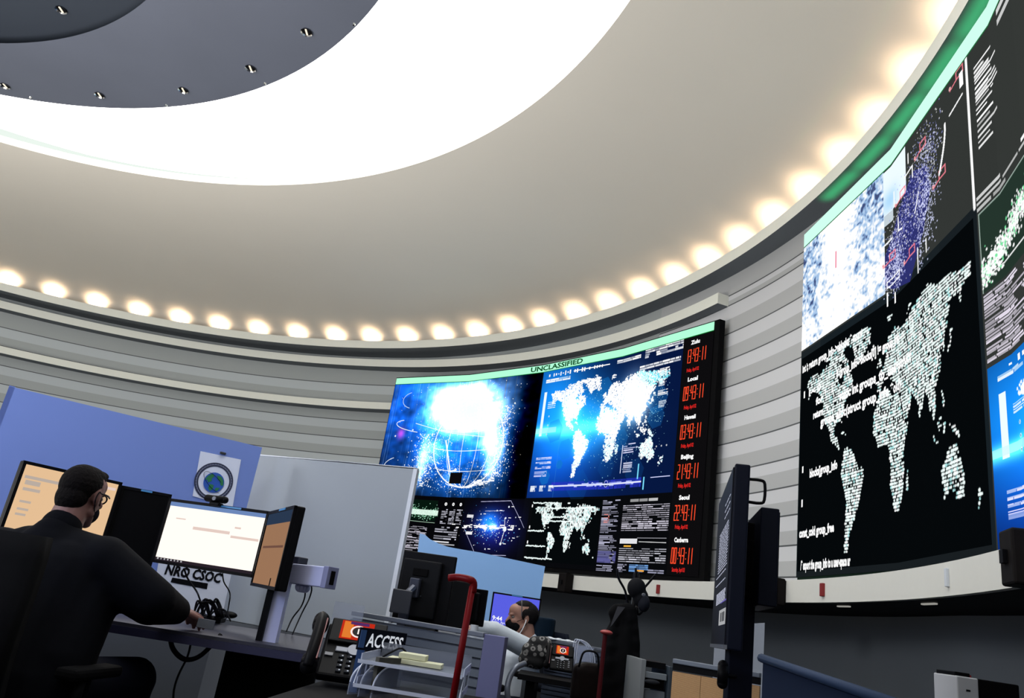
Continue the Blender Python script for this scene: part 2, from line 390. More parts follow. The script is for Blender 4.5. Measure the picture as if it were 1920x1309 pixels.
LANDS = [
 [(-168,66),(-156,71),(-128,70),(-115,73),(-95,72),(-82,68),(-80,63),(-92,59),(-82,53),(-79,55),(-76,62),(-65,59),(-56,53),(-60,47),(-66,44),(-74,40),(-76,35),(-81,31),(-80,25),(-84,30),(-90,29),(-97,27),(-97,20),(-90,21),(-88,16),(-83,10),(-78,8),(-86,12),(-95,16),(-105,20),(-112,30),(-118,34),(-124,40),(-124,48),(-132,55),(-150,60),(-165,54),(-158,60)],
 [(-120,76),(-95,79),(-70,82),(-62,82),(-78,74),(-70,68),(-64,66),(-72,63),(-85,70),(-100,73)], [(-55,82),(-30,83),(-20,79),(-22,70),(-40,64),(-44,60),(-52,66),(-56,74),(-70,78)],
 [(-78,8),(-72,12),(-60,9),(-50,1),(-35,-6),(-39,-15),(-48,-27),(-57,-36),(-65,-42),(-68,-53),(-74,-51),(-73,-37),(-70,-20),(-78,-10),(-81,-4)],
 [(-6,35),(10,37),(20,32),(32,31),(43,12),(51,11),(40,-4),(40,-15),(33,-28),(25,-34),(18,-34),(12,-18),(13,-6),(9,4),(-8,5),(-17,14),(-16,24)],
 [(-9,37),(-9,43),(-1,44),(-4,48),(4,52),(9,57),(5,60),(13,67),(25,71),(40,67),(55,69),(70,73),(100,78),(115,74),(140,73),(160,70),(180,69),(178,63),(162,60),(160,52),(155,58),(140,59),(140,53),(130,43),(127,35),(120,39),(122,30),(110,20),(108,11),(104,2),(100,13),(98,8),(94,18),(88,22),(80,13),(77,8),(72,20),(62,25),(56,27),(60,22),(52,14),(43,13),(36,28),(36,36),(28,36),(24,38),(18,40),(13,45),(17,40),(10,44),(3,43),(-2,37)],
 [(114,-22),(122,-17),(130,-12),(137,-12),(141,-11),(146,-19),(153,-27),(150,-37),(140,-38),(131,-31),(118,-35)],
 [(95,5),(106,-6),(114,-8),(104,-7)], [(109,1),(117,7),(118,-1),(112,-3)], [(131,-1),(141,-3),(150,-10),(140,-8)], [(120,0),(125,1),(122,-5)],
 [(130,32),(140,36),(142,43),(146,44),(141,45),(138,38),(132,34)], [(-5,50),(1,52),(-3,58),(-6,56)], [(-10,52),(-6,52),(-6,55),(-9,54)], [(44,-16),(49,-13),(48,-25),(44,-24)],
 [(-24,64),(-14,64),(-15,67),(-23,66)], [(12,77),(25,78),(22,80),(12,80)], [(52,71),(60,76),(68,77),(56,72)], [(-84,22),(-75,20),(-70,19),(-76,22)], [(172,-35),(178,-38),(175,-41),(171,-44),(167,-46),(173,-40)], [(120,18),(122,16),(126,7),(122,8)]]
def land(lo, la):
    r = np.zeros(lo.shape, bool)
    for p in LANDS: r |= inpoly(lo, la, p)
    return r
def landpoints(n, rnd=True):
    out = np.zeros((0, 2))
    while len(out) < n:
        lo = RNG.uniform(-170, 180, n*3); la = RNG.uniform(-55, 83, n*3); k = land(lo, la); out = np.vstack([out, np.stack([lo[k], la[k]], 1)])
    return out[:n]
SEG = {'0': 'abcdef', '1': 'bc', '2': 'abged', '3': 'abgcd', '4': 'fgbc', '9': 'abcdfg'}
def seven(cv, u, v, w, h, s, c):
    """slanted red clock digits with the lower-left corner at u,v"""
    dw = w/7.2; x = u
    for ch in s:
        def q(a, b): return (x+a*dw+b*h*.05*0+b*w*.012, v+b*h)
        if ch == ':':
            cv.dot(*q(.25, .3), 1.3, c); cv.dot(*q(.25, .7), 1.3, c); x += dw*.62; continue
        E_ = {'a': ((.0, 1), (.62, 1)), 'b': ((.62, 1), (.62, .5)), 'c': ((.62, .5), (.62, 0)), 'd': ((.0, 0), (.62, 0)), 'e': ((0, 0), (0, .5)), 'f': ((0, .5), (0, 1)), 'g': ((.0, .5), (.62, .5))}
        for k in SEG[ch]:
            a, b = E_[k]; cv.line([q(*a), q(*b)], 1.1, (255, 78, 44))
        x += dw
W_, K_ = (255, 255, 255), (4, 4, 6)
LAB = (176, 255, 214)
# ---------- video wall beside the clocks
V1P = facets([61.6, 51.05, 40.5, 29.95, 19.4], [10.13, 10.1, 10.1, 10.2, 10.4]); V1Z = (.8, 4.25)
V2P = facets([7.7, -2.1, -11.9, -21.5, -31], [10.3]*5); V2Z = (.77, 4.6)
def surf_of(Pn, Z):
    n = len(Pn)-1
    def f(u, v, off=0):
        t = min(max(u, 0), .999999)*n; i = int(t); k = t-i; p = Pn[i].lerp(Pn[i+1], k)
        inn = (Vector((CX, CY))-(Pn[i]+Pn[i+1])/2).normalized()
        if off: p = p+inn*off
        return (p.x, p.y, Z[0]+(Z[1]-Z[0])*v+EYE)
    return f
S1, S2 = surf_of(V1P, V1Z), surf_of(V2P, V2Z)
def draw_map_bright(c, u0, v0, u1, v1):
    """the blue world map panel (also repeated on the second wall)"""
    X = lambda u: u0+(u1-u0)*u; Y = lambda v: v0+(v1-v0)*v; B = (u0, v0, u1, v1); su = u1-u0; sv = v1-v0
    c.rect(u0, v0, u1, v1, (6, 22, 62))
    c.glow(X(.08), Y(.8), .28*su, .5*sv, (12, 95, 150), B); c.glow(X(.30), Y(.55), .30*su, .30*sv, (10, 75, 110), B)
    c.glow(X(.1), Y(.5), .4*su, .05*sv, (90, 150, 140), B); c.glow(X(.42), Y(.5), .22*su, .2*sv, (30, 90, 110), B); c.glow(X(.2), Y(.2), .3*su, .3*sv, (4, 30, 90), B)
    for hx, hy, r, k in ((.15, .5, .08, .5), (.25, .35, .07, .4), (.48, .78, .07, .6), (.86, .62, .09, .5), (.86, .5, .07, .45), (.63, .38, .07, .4), (.75, .15, .08, .25), (.37, .08, .1, .2), (.12, .15, .05, .8), (.55, .2, .07, .15), (.22, .24, .03, .9)):
        pts = [(X(hx+r*.8*math.cos(a)), Y(hy+r*1.2*math.sin(a))) for a in [PI/3*i+.2 for i in range(6)]]
        c.poly(pts, (20, 120, 200), k*.7)
    mx = lambda lo: X(.09+(lo+168)/348*.84); my = lambda la: Y(.12+(la+56)/140*.76)
    sc = c.H/480*(.65 if sv > .5 else .5)
    pts = landpoints(int(9500*(1 if su > .4 else .7)))
    for lo, la in pts:
        east = lo > 85 and la > 55
        col = (120, 225, 240) if east and RNG.random() < .6 else ((215, 250, 255) if la < -5 and RNG.random() < .35 else W_)
        c.dot(mx(lo)+RNG.normal(0, .002), my(la)+RNG.normal(0, .004), RNG.uniform(.9, 2.7)*sc*1.3, col)
    for bx, by, bs in ((-100, 42, 1), (80, 48, 1.6), (15, 20, 1), (100, 35, 1.2), (-58, -12, .7)):
        c.glow(mx(bx), my(by), .055*su*bs, .09*sv*bs, (200, 220, 220), B)
    for i in range(420):
        a = RNG.choice([0, 1, 2]); lo = (RNG.normal(-30, 22), RNG.normal(150, 14), RNG.normal(60, 60))[a]; la = (RNG.normal(25, 20), RNG.normal(25, 22), RNG.normal(-20, 18))[a]
        uu, vv = mx(lo), my(la)
        if u0 < uu < u1-.01 and v0 < vv < v1: c.dot(uu, vv, RNG.uniform(.4, 1.1)*sc*1.3, (170, 235, 245))
    for i in range(24):
        uu = X(.03+i*.018); hh = RNG.uniform(.006, .035)*sv
        if RNG.random() < .75: c.rect(uu, Y(.955)-hh/2, uu+.008*su, Y(.955)+hh/2, W_)
    c.rect(X(.24), Y(.953), X(.5), Y(.958), W_)
    c.dashes(X(.03), Y(.895), X(.22), Y(.925), 2, W_, .95, (.05, .2), .7)
    c.dashes(X(.55), Y(.945), X(.72), Y(.975), 2, W_, .95, (.05, .2), .7); c.dashes(X(.75), Y(.93), X(1.0), Y(1.0), 4, W_, .8, (.02, .1), .7)
    c.dashes(X(.72), Y(.85), X(.99), Y(.885), 2, W_, .9, (.03, .1), .6)
    c.rect(X(.03), Y(.47), X(.05), Y(.82), (235, 250, 255)); c.rect(X(.0), Y(.49), X(.16), Y(.53), (200, 245, 250), .6)
    for k in range(3):
        c.dot(X(.09), Y(.62-.07*k), 3*sc, W_); c.dot(X(.09), Y(.62-.07*k), 1.4*sc, (20, 110, 180))
    c.dashes(X(.07), Y(.68), X(.13), Y(.74), 4, W_, 1, (.2, .4), .35)
    for k in range(4): c.dashes(X(.86+.012*(k > 2)), Y(.78-.075*k), X(.93), Y(.83-.075*k), 5, W_, .95, (.2, .5), .6, ragged=True)
    for k in range(3): c.dashes(X(.035), Y(.285-.035*k), X(.155), Y(.305-.035*k), 2, (225, 225, 255), .95, (.05, .2), .7)
    c.dashes(X(.035), Y(.155), X(.13), Y(.2), 4, (215, 215, 255), 1, (.3, .5), .5)
    for k in range(3): c.dashes(X(.02+.07*k), Y(.045), X(.07+.07*k), Y(.09), 3, W_, .9, (.2, .5), .8, ragged=True)
    c.dashes(X(.18), Y(.05), X(.8), Y(.11), 3, (40, 50, 190), .8, (.01, .06), .9); c.rect(X(.19), Y(.078), X(.8), Y(.086), (225, 230, 255)); c.dashes(X(.3), Y(.065), X(.75), Y(.1), 2, (190, 200, 255), .5, (.01, .05), .5)
    for (uu, rr) in ((.44, 4), (.47, 4.6), (.56, 8)):
        for a in range(60): c.dot(X(uu)+rr*sc*math.cos(a*.105)/c.W*c.rx*1.0, Y(.085)+rr*sc*math.sin(a*.105)/c.H*1.3, .6*sc*1.3, (200, 210, 255))
    c.rect(X(.86), Y(.1), X(.98), Y(.106), (210, 215, 255)); c.rect(X(.815), Y(.03), X(.822), Y(.11), (120, 220, 250)); c.rect(X(.772), Y(.1), X(.778), Y(.2), (120, 220, 250))
    c.rect(X(.65), Y(.15), X(.654), Y(.34), (220, 230, 255)); c.dashes(X(.66), Y(.28), X(.77), Y(.35), 5, (225, 225, 255), .95, (.1, .4), .5, ragged=True); c.dashes(X(.67), Y(.15), X(.73), Y(.22), 5, (235, 235, 255), 1, (.4, .6), .6)
    for k in range(3): c.dot(X(.88+.032*k), Y(.3), 2.6*sc, W_); c.dot(X(.88+.032*k), Y(.3), 1.2*sc, (60, 70, 80))
    c.line([(X(.2), Y(0)), (X(.195), Y(.96))], .35*sc*1.3, (70, 150, 210), .7)
def draw_dotmap(c, u0, v0, u1, v1, rows, r, fx=(0, 1), lines=True):
    c.rect(u0, v0, u1, v1, (5, 8, 10)); X = lambda u: u0+(u1-u0)*u; Y = lambda v: v0+(v1-v0)*v
    las = np.linspace(-56, 83, rows)
    for j, la in enumerate(las):
        n = int(rows*1.9); los = np.linspace(-170, 180, n)+(j % 2)*1.2; k = land(los, np.full(n, la))
        for lo in los[k]:
            if RNG.random() < .9:
                q = RNG.random()
                c.dot(X(fx[0]+(lo+170)/350*(fx[1]-fx[0])), Y(.03+(la+56)/139*.93), r*RNG.uniform(.65, 1.25), (240, 255, 252) if q < .7 else ((170, 225, 225) if q < .82 else W_))
def wall_one():
    c = Canvas(1500, 600, 2.1, (8, 9, 12)); c.rx = 1.17
    # globe panel
    B = (0, .31, .5, .965)
    c.rect(*B, (3, 5, 12)); c.glow(.03, .85, .22, .30, (10, 70, 170), B); c.glow(.24, .75, .17, .3, (20, 90, 190), B); c.glow(.3, .55, .16, .3, (10, 70, 140), B)
    for i in range(46):
        u = RNG.uniform(0, .44); c.rect(u, .31 if RNG.random() < .3 else RNG.uniform(.4, .9), u+RNG.uniform(.001, .004), .962, (110, 150, 210) if u < .33 else (40, 50, 70), RNG.uniform(.08, .4))
    gx, gy, ga, gb = .29, .60, .115, .235
    for i in range(1500):
        a = RNG.uniform(0, 2*PI); k = RNG.normal(1.0, .22); u = gx+ga*k*math.cos(a); v = gy+gb*k*math.sin(a)
        if .005 < u < .485 and .32 < v < .955: c.dot(u, v, RNG.choice([.6, .9, 1.4, 2.2], p=[.4, .35, .17, .08]), W_ if RNG.random() < .75 else (140, 200, 250))
    for i in range(300):
        u = RNG.uniform(.02, .46); v = RNG.uniform(.33, .95)
        if RNG.random() < 1-abs(u-.3)*2.6: c.dot(u, v, RNG.uniform(.5, 1.4), W_)
    for lat in (-60, -30, 0, 28):
        y = gy+gb*math.sin(rad(lat))*.95; rxx = ga*math.cos(rad(lat)); c.line([(gx+rxx*math.cos(t), y+.018*math.sin(t)-.02) for t in np.linspace(PI, 2*PI, 24)], .9, W_)
    for k in (-1, -.62, -.2, .25, .65, 1):
        c.line([(gx+ga*k*math.cos(t), gy+gb*math.sin(t)) for t in np.linspace(-PI/2, PI/2, 40)], 1.0 if abs(k) < 1 else 1.7, W_)
    for (bx, by, su, sv, am) in ((.27, .80, .10, .085, 400), (.25, .72, .07, .07, 220), (.20, .88, .06, .05, 200), (.33, .76, .05, .10, 300), (.36, .66, .02, .1, 280), (.22, .77, .05, .06, 220), (.285, .88, .035, .06, 240), (.16, .80, .03, .05, 110), (.26, .92, .12, .04, 120), (.375, .53, .018, .12, 200), (.145, .50, .015, .1, 190), (.40, .57, .015, .09, 150), (.17, .56, .03, .06, 100), (.25, .42, .02, .03, 140), (.34, .6, .02, .03, 90)):
        c.glow(bx, by, su, sv, (am*.85, am, am*1.1), B)
    nz = np.zeros((c.H, c.W))
    for s in (14, 34, 80):
        g = RNG.random((s+2, s+2)); X = c.U*s; Y = c.V*s*.6; xi, yi = X.astype(int), Y.astype(int); fx, fy = X-xi, Y-yi
        nz += (g[yi, xi]*(1-fx)+g[yi, xi+1]*fx)*(1-fy)+(g[yi+1, xi]*(1-fx)+g[yi+1, xi+1]*fx)*fy
    w_ = c.win(*B); c.a[w_] = np.clip(c.a[w_], 0, 430)*(.42+.48*nz[w_])[..., None]
    for i in range(1300):
        a = RNG.uniform(0, 2*PI); k = abs(RNG.normal(0, .5)); c.dot(.275+.10*k*math.cos(a), .79+.11*k*math.sin(a), RNG.choice([.8, 1.6, 3.0]), (245, 255, 255))
    for i in range(500):
        u = .145+RNG.normal(0, .02); c.dot(u, RNG.uniform(.36, .66), RNG.uniform(.6, 2.4), W_); c.dot(.395+RNG.normal(0, .014), RNG.uniform(.42, .8), RNG.uniform(.6, 2.4), W_)
    c.glow(.055, .66, .012, .03, (190, 10, 70), B); c.dot(.037, .645, 3, W_)
    c.line([(.10-.065*math.cos(t)*(1+.2*math.sin(t)), .725-.03*math.sin(t)-.06*(1-math.cos(t))*.4) for t in np.linspace(-.7, 1.7, 30)], 1.0, W_)
    c.line([(.10, .72-.0), (.2, .67), (.4, .62)], .9, W_); c.line([(.08-.04*math.sin(t), .86+.05*math.cos(t)) for t in np.linspace(.4, 2.8, 20)], 1, (200, 220, 250))
    c.line([(.06-.045*math.sin(t), .45+.07*math.cos(t)) for t in np.linspace(.3, 2.8, 20)], 1, (230, 240, 250))
    c.rect(.243, .385, .285, .445, (12, 10, 12)); c.line([(.21, .62), (.24, .45), (.26, .46)], 2.4, W_); c.dot(.257, .46, 5, W_)
    for i in range(40):
        u = RNG.uniform(.3, .4); v = .36+(u-.3)*RNG.uniform(.2, 1.1); c.rect(u, v, u+.008, v+.007, W_, .9)
    c.glow(.47, .6, .035, .4, (-60, -80, -110), B)
    # small panels below
    c.rect(0, 0, .5, .312, (6, 6, 9)); c.rect(.128, .18, .22, .29, (6, 22, 14)); 
    for i in range(400): u = .10+.125*RNG.random(); c.dot(u, .225+.014*math.sin(u*60)+RNG.normal(0, .016), RNG.uniform(.6, 1.6), (190, 255, 220) if RNG.random() < .8 else (60, 150, 90))
    c.rect(.10, .21, .225, .238, (230, 255, 240), .9); c.line([(.1, .175), (.22, .172)], .5, (210, 250, 220))
    for k in range(3):
        c.dot(.245+.026*k, .275, 5.2, W_); c.dot(.245+.026*k, .275, 2.2, (120, 120, 125)); c.dashes(.236+.026*k, .17, .255+.026*k, .25, 9, (205, 205, 220), .8, (.15, .4), .5)
    c.dashes(.1, .02, .2, .15, 26, (215, 210, 225), .8, (.06, .2), .6, gaps=((.25, .32), (.55, .62), (.8, .86))); c.dashes(.225, .09, .3, .16, 6, (200, 200, 215), .75, (.05, .2), .5); c.dashes(.225, .0, .3, .085, 7, (235, 235, 240), .95, (.3, .6), .45, ragged=True)
    B = (.31, .0, .52, .308); c.glow(.415, .165, .07, .11, (20, 25, 130), B); c.glow(.40, .19, .03, .05, (20, 140, 210), B); c.glow(.415, .17, .012, .014, (220, 240, 255), B)
    for i in range(330):
        s = abs(RNG.normal(0, 1)); a = RNG.uniform(0, 2*PI); c.dot(.41+.045*s*math.cos(a), .165+.05*s*math.sin(a), RNG.choice([.5, .8, 1.5]), W_ if RNG.random() < .5 else (90, 190, 255))
    for i in range(60): u = .41+RNG.normal(0, .045); v = .165+RNG.normal(0, .006); c.rect(u, v, u+RNG.uniform(.003, .014), v+.004, W_)
    for rr, ph, n0, n1 in ((.095, .1, 0, 3), (.095, .1, 3, 6), (.06, .1, 1, 3)):
        c.line([(.415+rr*math.cos(PI/3*i+.05), .165+rr*1.6*math.sin(PI/3*i+.05)) for i in range(n0, n1)], .7, (200, 200, 235))
    for (u, v, r) in ((.452, .16, 6.5), (.445, .09, 4), (.45, .215, 3), (.42, .25, 2.5), (.37, .23, 2.2), (.455, .27, 3), (.40, .06, 2.4), (.425, .025, 2.6), (.47, .12, 1.6), (.36, .2, 1.8), (.48, .22, 1.8)): c.dot(u, v, r, (235, 245, 255)); c.rect(u+.008, v, u+.016, v+.003, W_)
    c.line([(.452, .16), (.445, .09)], .9, W_); c.line([(.452, .16), (.447, .215)], .9, W_)
    c.dashes(.325, .21, .35, .225, 1, W_, 1, (.4, .5), .9); c.dashes(.33, .125, .355, .14, 1, W_, 1, (.4, .5), .9)
    draw_map_bright(c, .505, .315, .925, .965)
    # dotted green-white map, tables
    draw_dotmap(c, .53, .02, .735, .305, 44, 2.1, (.04, .98))
    for v, a, b in ((.29, .53, .61), (.265, .58, .72), (.225, .57, .63), (.205, .57, .66), (.16, .525, .575), (.09, .525, .585), (.035, .525, .61)):
        c.line([(a+i*(b-a)/40, v+RNG.normal(0, .0015)) for i in range(41)], 1.5, (240, 255, 252))
    for v in (.27, .17, .1): c.rect(.527, v, .53, v+.014, W_)
    c.dashes(.738, .0, .79, .30, 44, (190, 190, 215), .8, (.1, .4), .5, ragged=True); c.dashes(.738, .035, .79, .085, 6, (90, 90, 150), .95, (.3, .4), .8)
    c.dashes(.745, .2, .76, .24, 6, (230, 130, 120), .8, (.3, .4), .5)
    c.dashes(.798, .165, .922, .275, 13, (226, 222, 238), .93, (.03, .09), .36, gaps=((.31, .33), (.66, .69))); c.dashes(.798, .285, .922, .297, 1, W_, .8, (.05, .14), .9)
    c.rect(.798, .115, .845, .135, (245, 245, 250), .9); c.line([(.85, .123), (.92, .12)], .6, W_); c.line([(.845, .138), (.92, .137)], .5, (200, 200, 210)); c.rect(.81, .103, .83, .109, (230, 170, 60))
    c.dashes(.798, .04, .922, .1, 7, (222, 222, 235), .93, (.03, .09), .36, gaps=((.31, .33), (.66, .69)))
    c.dashes(.798, .0, .825, .035, 5, (190, 190, 215), .9, (.2, .4), .5, ragged=True); c.dashes(.83, .005, .88, .035, 4, (120, 170, 235), .9, (.05, .2), .6); c.rect(.85, .008, .87, .013, (230, 160, 60)); c.dashes(.88, .003, .92, .018, 2, (200, 200, 230), .9, (.1, .3), .6)
    # clocks
    c.rect(.927, 0, 1.0, .965, (13, 12, 14))
    for k, s in enumerate(('13:43:11', '09:43:11', '03:43:11', '21:43:11', '22:43:11', '00:43:11')):
        seven(c, .935, .875-.1605*k-.028, .050, .056, s, (255, 78, 44))
    # band
    c.rect(0, .964, 1, 1, LAB); c.rect(0, .960, 1, .964, (20, 120, 50))
    return c
def wall_two():
    c = Canvas(980, 560, 1.6, (40, 43, 42)); c.rx = 1.03; k4 = 3/4   # u measured over three facets, drawn over four
    def R(u0, v0, u1, v1, col, k=1): c.rect(u0*k4, v0, u1*k4, v1, col, k)
    c.a[:] = (50, 53, 51); c.rect(0, 0, .61*k4, .62, (24, 29, 32)); c.glow(.2, .2, .25, .4, (-4, 6, 12), (0, 0, .61*k4, .62))
    for i in range(16): u = i/16; c.rect(u, 0, u+1/16, 1, (70, 74, 70), RNG.uniform(0, .12))
    # satellite cloud picture
    B = (0, .625, .31*k4, .965); R(0, .625, .31, .965, (150, 185, 225))
    n = np.zeros((c.H, c.W))
    for s, a in ((9, .35), (22, .3), (70, .35), (170, .5), (300, .4)):
        g = RNG.random((s+2, s+2)); X = c.U*s; Y = c.V*s*.6; xi, yi = X.astype(int), Y.astype(int); fx, fy = X-xi, Y-yi
        n += a*((g[yi, xi]*(1-fx)+g[yi, xi+1]*fx)*(1-fy)+(g[yi+1, xi]*(1-fx)+g[yi+1, xi+1]*fx)*fy)
    n += .5*np.exp(-((c.U-.11)/.045)**2)+.2*np.exp(-((c.V-.68)/.06)**2)-.36
    w = c.win(*B); q = np.clip((n[w]-.55)*3.2, -.55, 1)[..., None]
    c.a[w] = np.where(q > 0, c.a[w]+(255-c.a[w])*q, c.a[w]*(1+q*1.1)+np.array((10, 10, 60))*(-q))
    c.rect(.31*k4*.45, .80, .31*k4*.46, .85, (230, 60, 100), .7)
    R(.31, .83, .395, .95, (235, 248, 255)); c.glow(.33*k4, .86, .02, .03, (-60, -30, 0), (.31*k4, .83, .395*k4, .95)); R(.31, .80, .34, .83, (230, 245, 255), .8)
    # flight-track panel with navy sea
    for pts in ([(.31, .64), (.31, .72), (.36, .80), (.42, .86), (.47, .83), (.48, .76), (.45, .68), (.40, .60), (.34, .62)],): c.poly([(a*k4, b) for a, b in pts], (44, 48, 120), .85)
    for i in range(1500):
        t = RNG.random(); u = .33+.17*t+RNG.normal(0, .018); v = .70+.16*t+RNG.normal(0, .05)
        if .312 < u < .56 and v < .95: c.dot(u*k4, v, RNG.uniform(.4, 1.0), (150, 155, 235) if RNG.random() < .6 else W_)
    for (u, v, su, sv, n_) in ((.355, .665, .012, .03, 260), (.465, .745, .016, .05, 420), (.32, .66, .01, .02, 120), (.48, .87, .02, .02, 90), (.335, .735, .008, .02, 80), (.44, .66, .006, .05, 90)):
        for i in range(n_): c.dot((u+RNG.normal(0, su))*k4, v+RNG.normal(0, sv), RNG.uniform(.5, 1.2), (215, 220, 255))
    for (u, v) in ((.37, .83), (.45, .885), (.40, .66), (.325, .70), (.51, .76), (.575, .935)):
        c.line([((u+a)*k4, v+b) for a, b in ((-.02, -.006), (-.0, .0), (.02, 0), (.02, .018), (0, .018), (0, 0))], .9, (245, 130, 145)); c.dot((u-.02)*k4, v, 2.4, (250, 200, 200)); c.dot((u-.02)*k4, v, 1, (200, 80, 90))
    for a, b in (((.345, .87), (.345, .83)), ((.36, .79), (.36, .755)), ((.36, .755), (.375, .75)), ((.39, .87), (.42, .875)), ((.42, .875), (.42, .845)), ((.44, .79), (.425, .75)), ((.405, .92), (.405, .895)), ((.46, .66), (.46, .63)), ((.43, .66), (.43, .60)), ((.31, .75), (.335, .755)), ((.55, .875), (.59, .885))):
        c.line([(a[0]*k4, a[1]), (b[0]*k4, b[1])], 1.2, W_)
    c.line([(k4*(.535-.035*(1-math.cos(t*1.3))*.8), .87-.09*t) for t in np.linspace(0, 1.1, 30)], 1.8, W_)
    c.line([((.605+.0*t)*k4, .955-.34*t) for t in np.linspace(0, 1, 70)], 2.0, W_); R(.585, .905, .595, .94, W_)
    c.line([(.316*k4, .635), (.36*k4, .640), (.36*k4, .655), (.316*k4, .65), (.316*k4, .635)], .9, W_)
    # third column: lists, green chart, tables, blue map
    for v in np.linspace(.905, .80, 12):
        if RNG.random() < .9: u = .625; c.line([(u*k4, v), ((u+RNG.uniform(.02, .065))*k4, v)], 1.0, W_)
    c.dashes(.625*k4, .72, .68*k4, .90, 15, W_, .8, (.3, .6), .35, ragged=True)
    for v, e in ((.99, .9), (.90, .8), (.63, .78)): pass
    c.dashes(.70*k4, .91, .95*k4, .955, 2, W_, .9, (.1, .2), .5, ragged=True)
    c.dashes(.612*k4, .60, .78*k4, .635, 3, W_, .9, (.08, .2), .5, ragged=True)
    G = (.614*k4, .44, 1, .595); c.rect(*G, (36, 52, 44)); c.line([(G[0], .595), (1, .595)], .6, (180, 200, 190)); c.line([(G[0], .44), (G[0], .595)], .6, (180, 200, 190)); c.line([(G[0], .465), (1, .46)], .7, W_)
    for i in range(5200):
        t = RNG.random(); u = G[0]+t*(1-G[0]); v = .50+.035*math.sin(t*9-.9)+.03*t+RNG.normal(0, .013)
        if v > .445 and v < .59: c.dot(u, v, RNG.uniform(.6, 1.9), W_ if RNG.random() < .8 else (120, 230, 160))
    c.dashes(.614*k4, .31, 1, .435, 26, (228, 220, 235), .92, (.012, .03), .55, gaps=((.10, .13), (.22, .26), (.5, .53), (.75, .78)))
    draw_map_bright(c, .613*k4, .0, 1.0, .302)
    # the big dotted map
    draw_dotmap(c, .003, .01, .600*k4, .60, 78, 1.75, (.03, .98))
    for (v, a, b) in ((.55, .0, .13), (.515, .0, .03), (.49, .13, .30), (.47, .03, .07), (.44, .06, .08), (.415, .13, .30), (.395, .04, .07), (.37, .07, .25), (.26, .03, .12)):
        pass
    c.rect(.003, .0, .6*k4, .015, (24, 29, 32))
    R(.315, .59, .318, .625, W_); R(.34, .585, .344, .61, W_)
    for v in (.48, .27, .18): c.rect(.012, v, .015, v+.018, W_)
    c.rect(0, .958, 1, 1, (205, 255, 236)); c.rect(0, .954, 1, .958, (30, 110, 60))
    return c
# solid housings
def housing(bm, Pn, Z, back, lo=0, hi=0):
    n = len(Pn); c0 = Vector((CX, CY)); F = []; Bk = []
    for p in Pn:
        o_ = (p-c0).normalized(); F.append(p); Bk.append(p+o_*back)
    prism(bm, F+Bk[::-1], Z[0]-lo+EYE, Z[1]+hi+EYE)
GREENT = emis('dark_green_lettering', (16, 78, 38), 1, False)
def screen_matrix(S, Pn, u, v, off):
    a = Vector(S(u, v, off)); n = len(Pn)-1; i = min(int(u*n), n-1); d = (Pn[i+1]-Pn[i]).normalized()
    x = Vector((d.x, d.y, 0)); y = Vector((0, 0, 1)); z = x.cross(y)
    return Matrix(((x.x, y.x, z.x, a.x), (x.y, y.y, z.y, a.y), (x.z, y.z, z.z, a.z), (0, 0, 0, 1)))
def center_of(S, Z): return Vector(S(.5, 0))
WHT = emis('white_lettering', (255, 255, 255), 1, False); REDT = emis('red_lettering', (255, 44, 40), 1, False)
v1 = thing('video_wall', 'curved LED video wall with a glowing globe, world maps and a column of red world clocks', 'video wall', S1(.5, 0))
V1F = [V1P[0]+(V1P[0]-V1P[1])*.01]+V1P[1:-1]+[V1P[-1]+(V1P[-1]-V1P[-2])*.045]
b = NB(); housing(b, V1F, V1Z, .09, .06, .02); obj('housing', b, BLKM, v1)
cv = wall_one(); cv.mesh('screen', S1, 1.05, v1, .012)
text('lettering', 'UNCLASSIFIED', .125, screen_matrix(S1, V1P, .462, .9685, .02), GREENT, v1, width=.01+1.02) if False else None
# letters follow the facets: one mesh, each glyph placed along the band
def band_text(name, s, S, Pn, u0, u1, v, size, m, parent, bold=0):
    me = text_mesh(s, size, bold); xs = [q.co.x for q in me.vertices]; x0, x1 = min(xs), max(xs)
    for q in me.vertices:
        u = u0+(u1-u0)*(q.co.x-x0)/(x1-x0); a = Vector(S(u, v, .02)); q.co = a+Vector((0, 0, q.co.y))
    me.materials.clear(); return link(name, me, m, parent)
band_text('lettering', 'UNCLASSIFIED', S1, V1P, .462, .632, .9695, .125, GREENT, v1, .004)
for k, s in enumerate(('Zulu', 'Local', 'Hawaii', 'Beijing', 'Seoul', 'Canberra')):
    w = .012+.0026*len(s); band_text('city_name', s, S1, V1P, .957-w/2, .957+w/2, .925-.1605*k, .082, WHT, v1, .004)
    band_text('date_line', 'Friday, April 02' if k < 5 else 'Saturday, April 03', S1, V1P, .940, .970, .806-.1585*k, .075, REDT, v1, .001)
v2 = thing('video_wall', 'large curved LED video wall at the right edge with a big white dotted world map on black', 'video wall', S2(.4, 0))
b = NB(); housing(b, V2P, V2Z, .12, .03, .02); obj('housing', b, mat('dark_green_housing', (20, 40, 30), .6), v2)
cv = wall_two(); cv.mesh('screen', S2, 1.05, v2, .012)
q = .75
band_text('lettering', 'UNCLASSIFIED', S2, V2P, .705*q, .93*q, .965, .13, GREENT, v2)
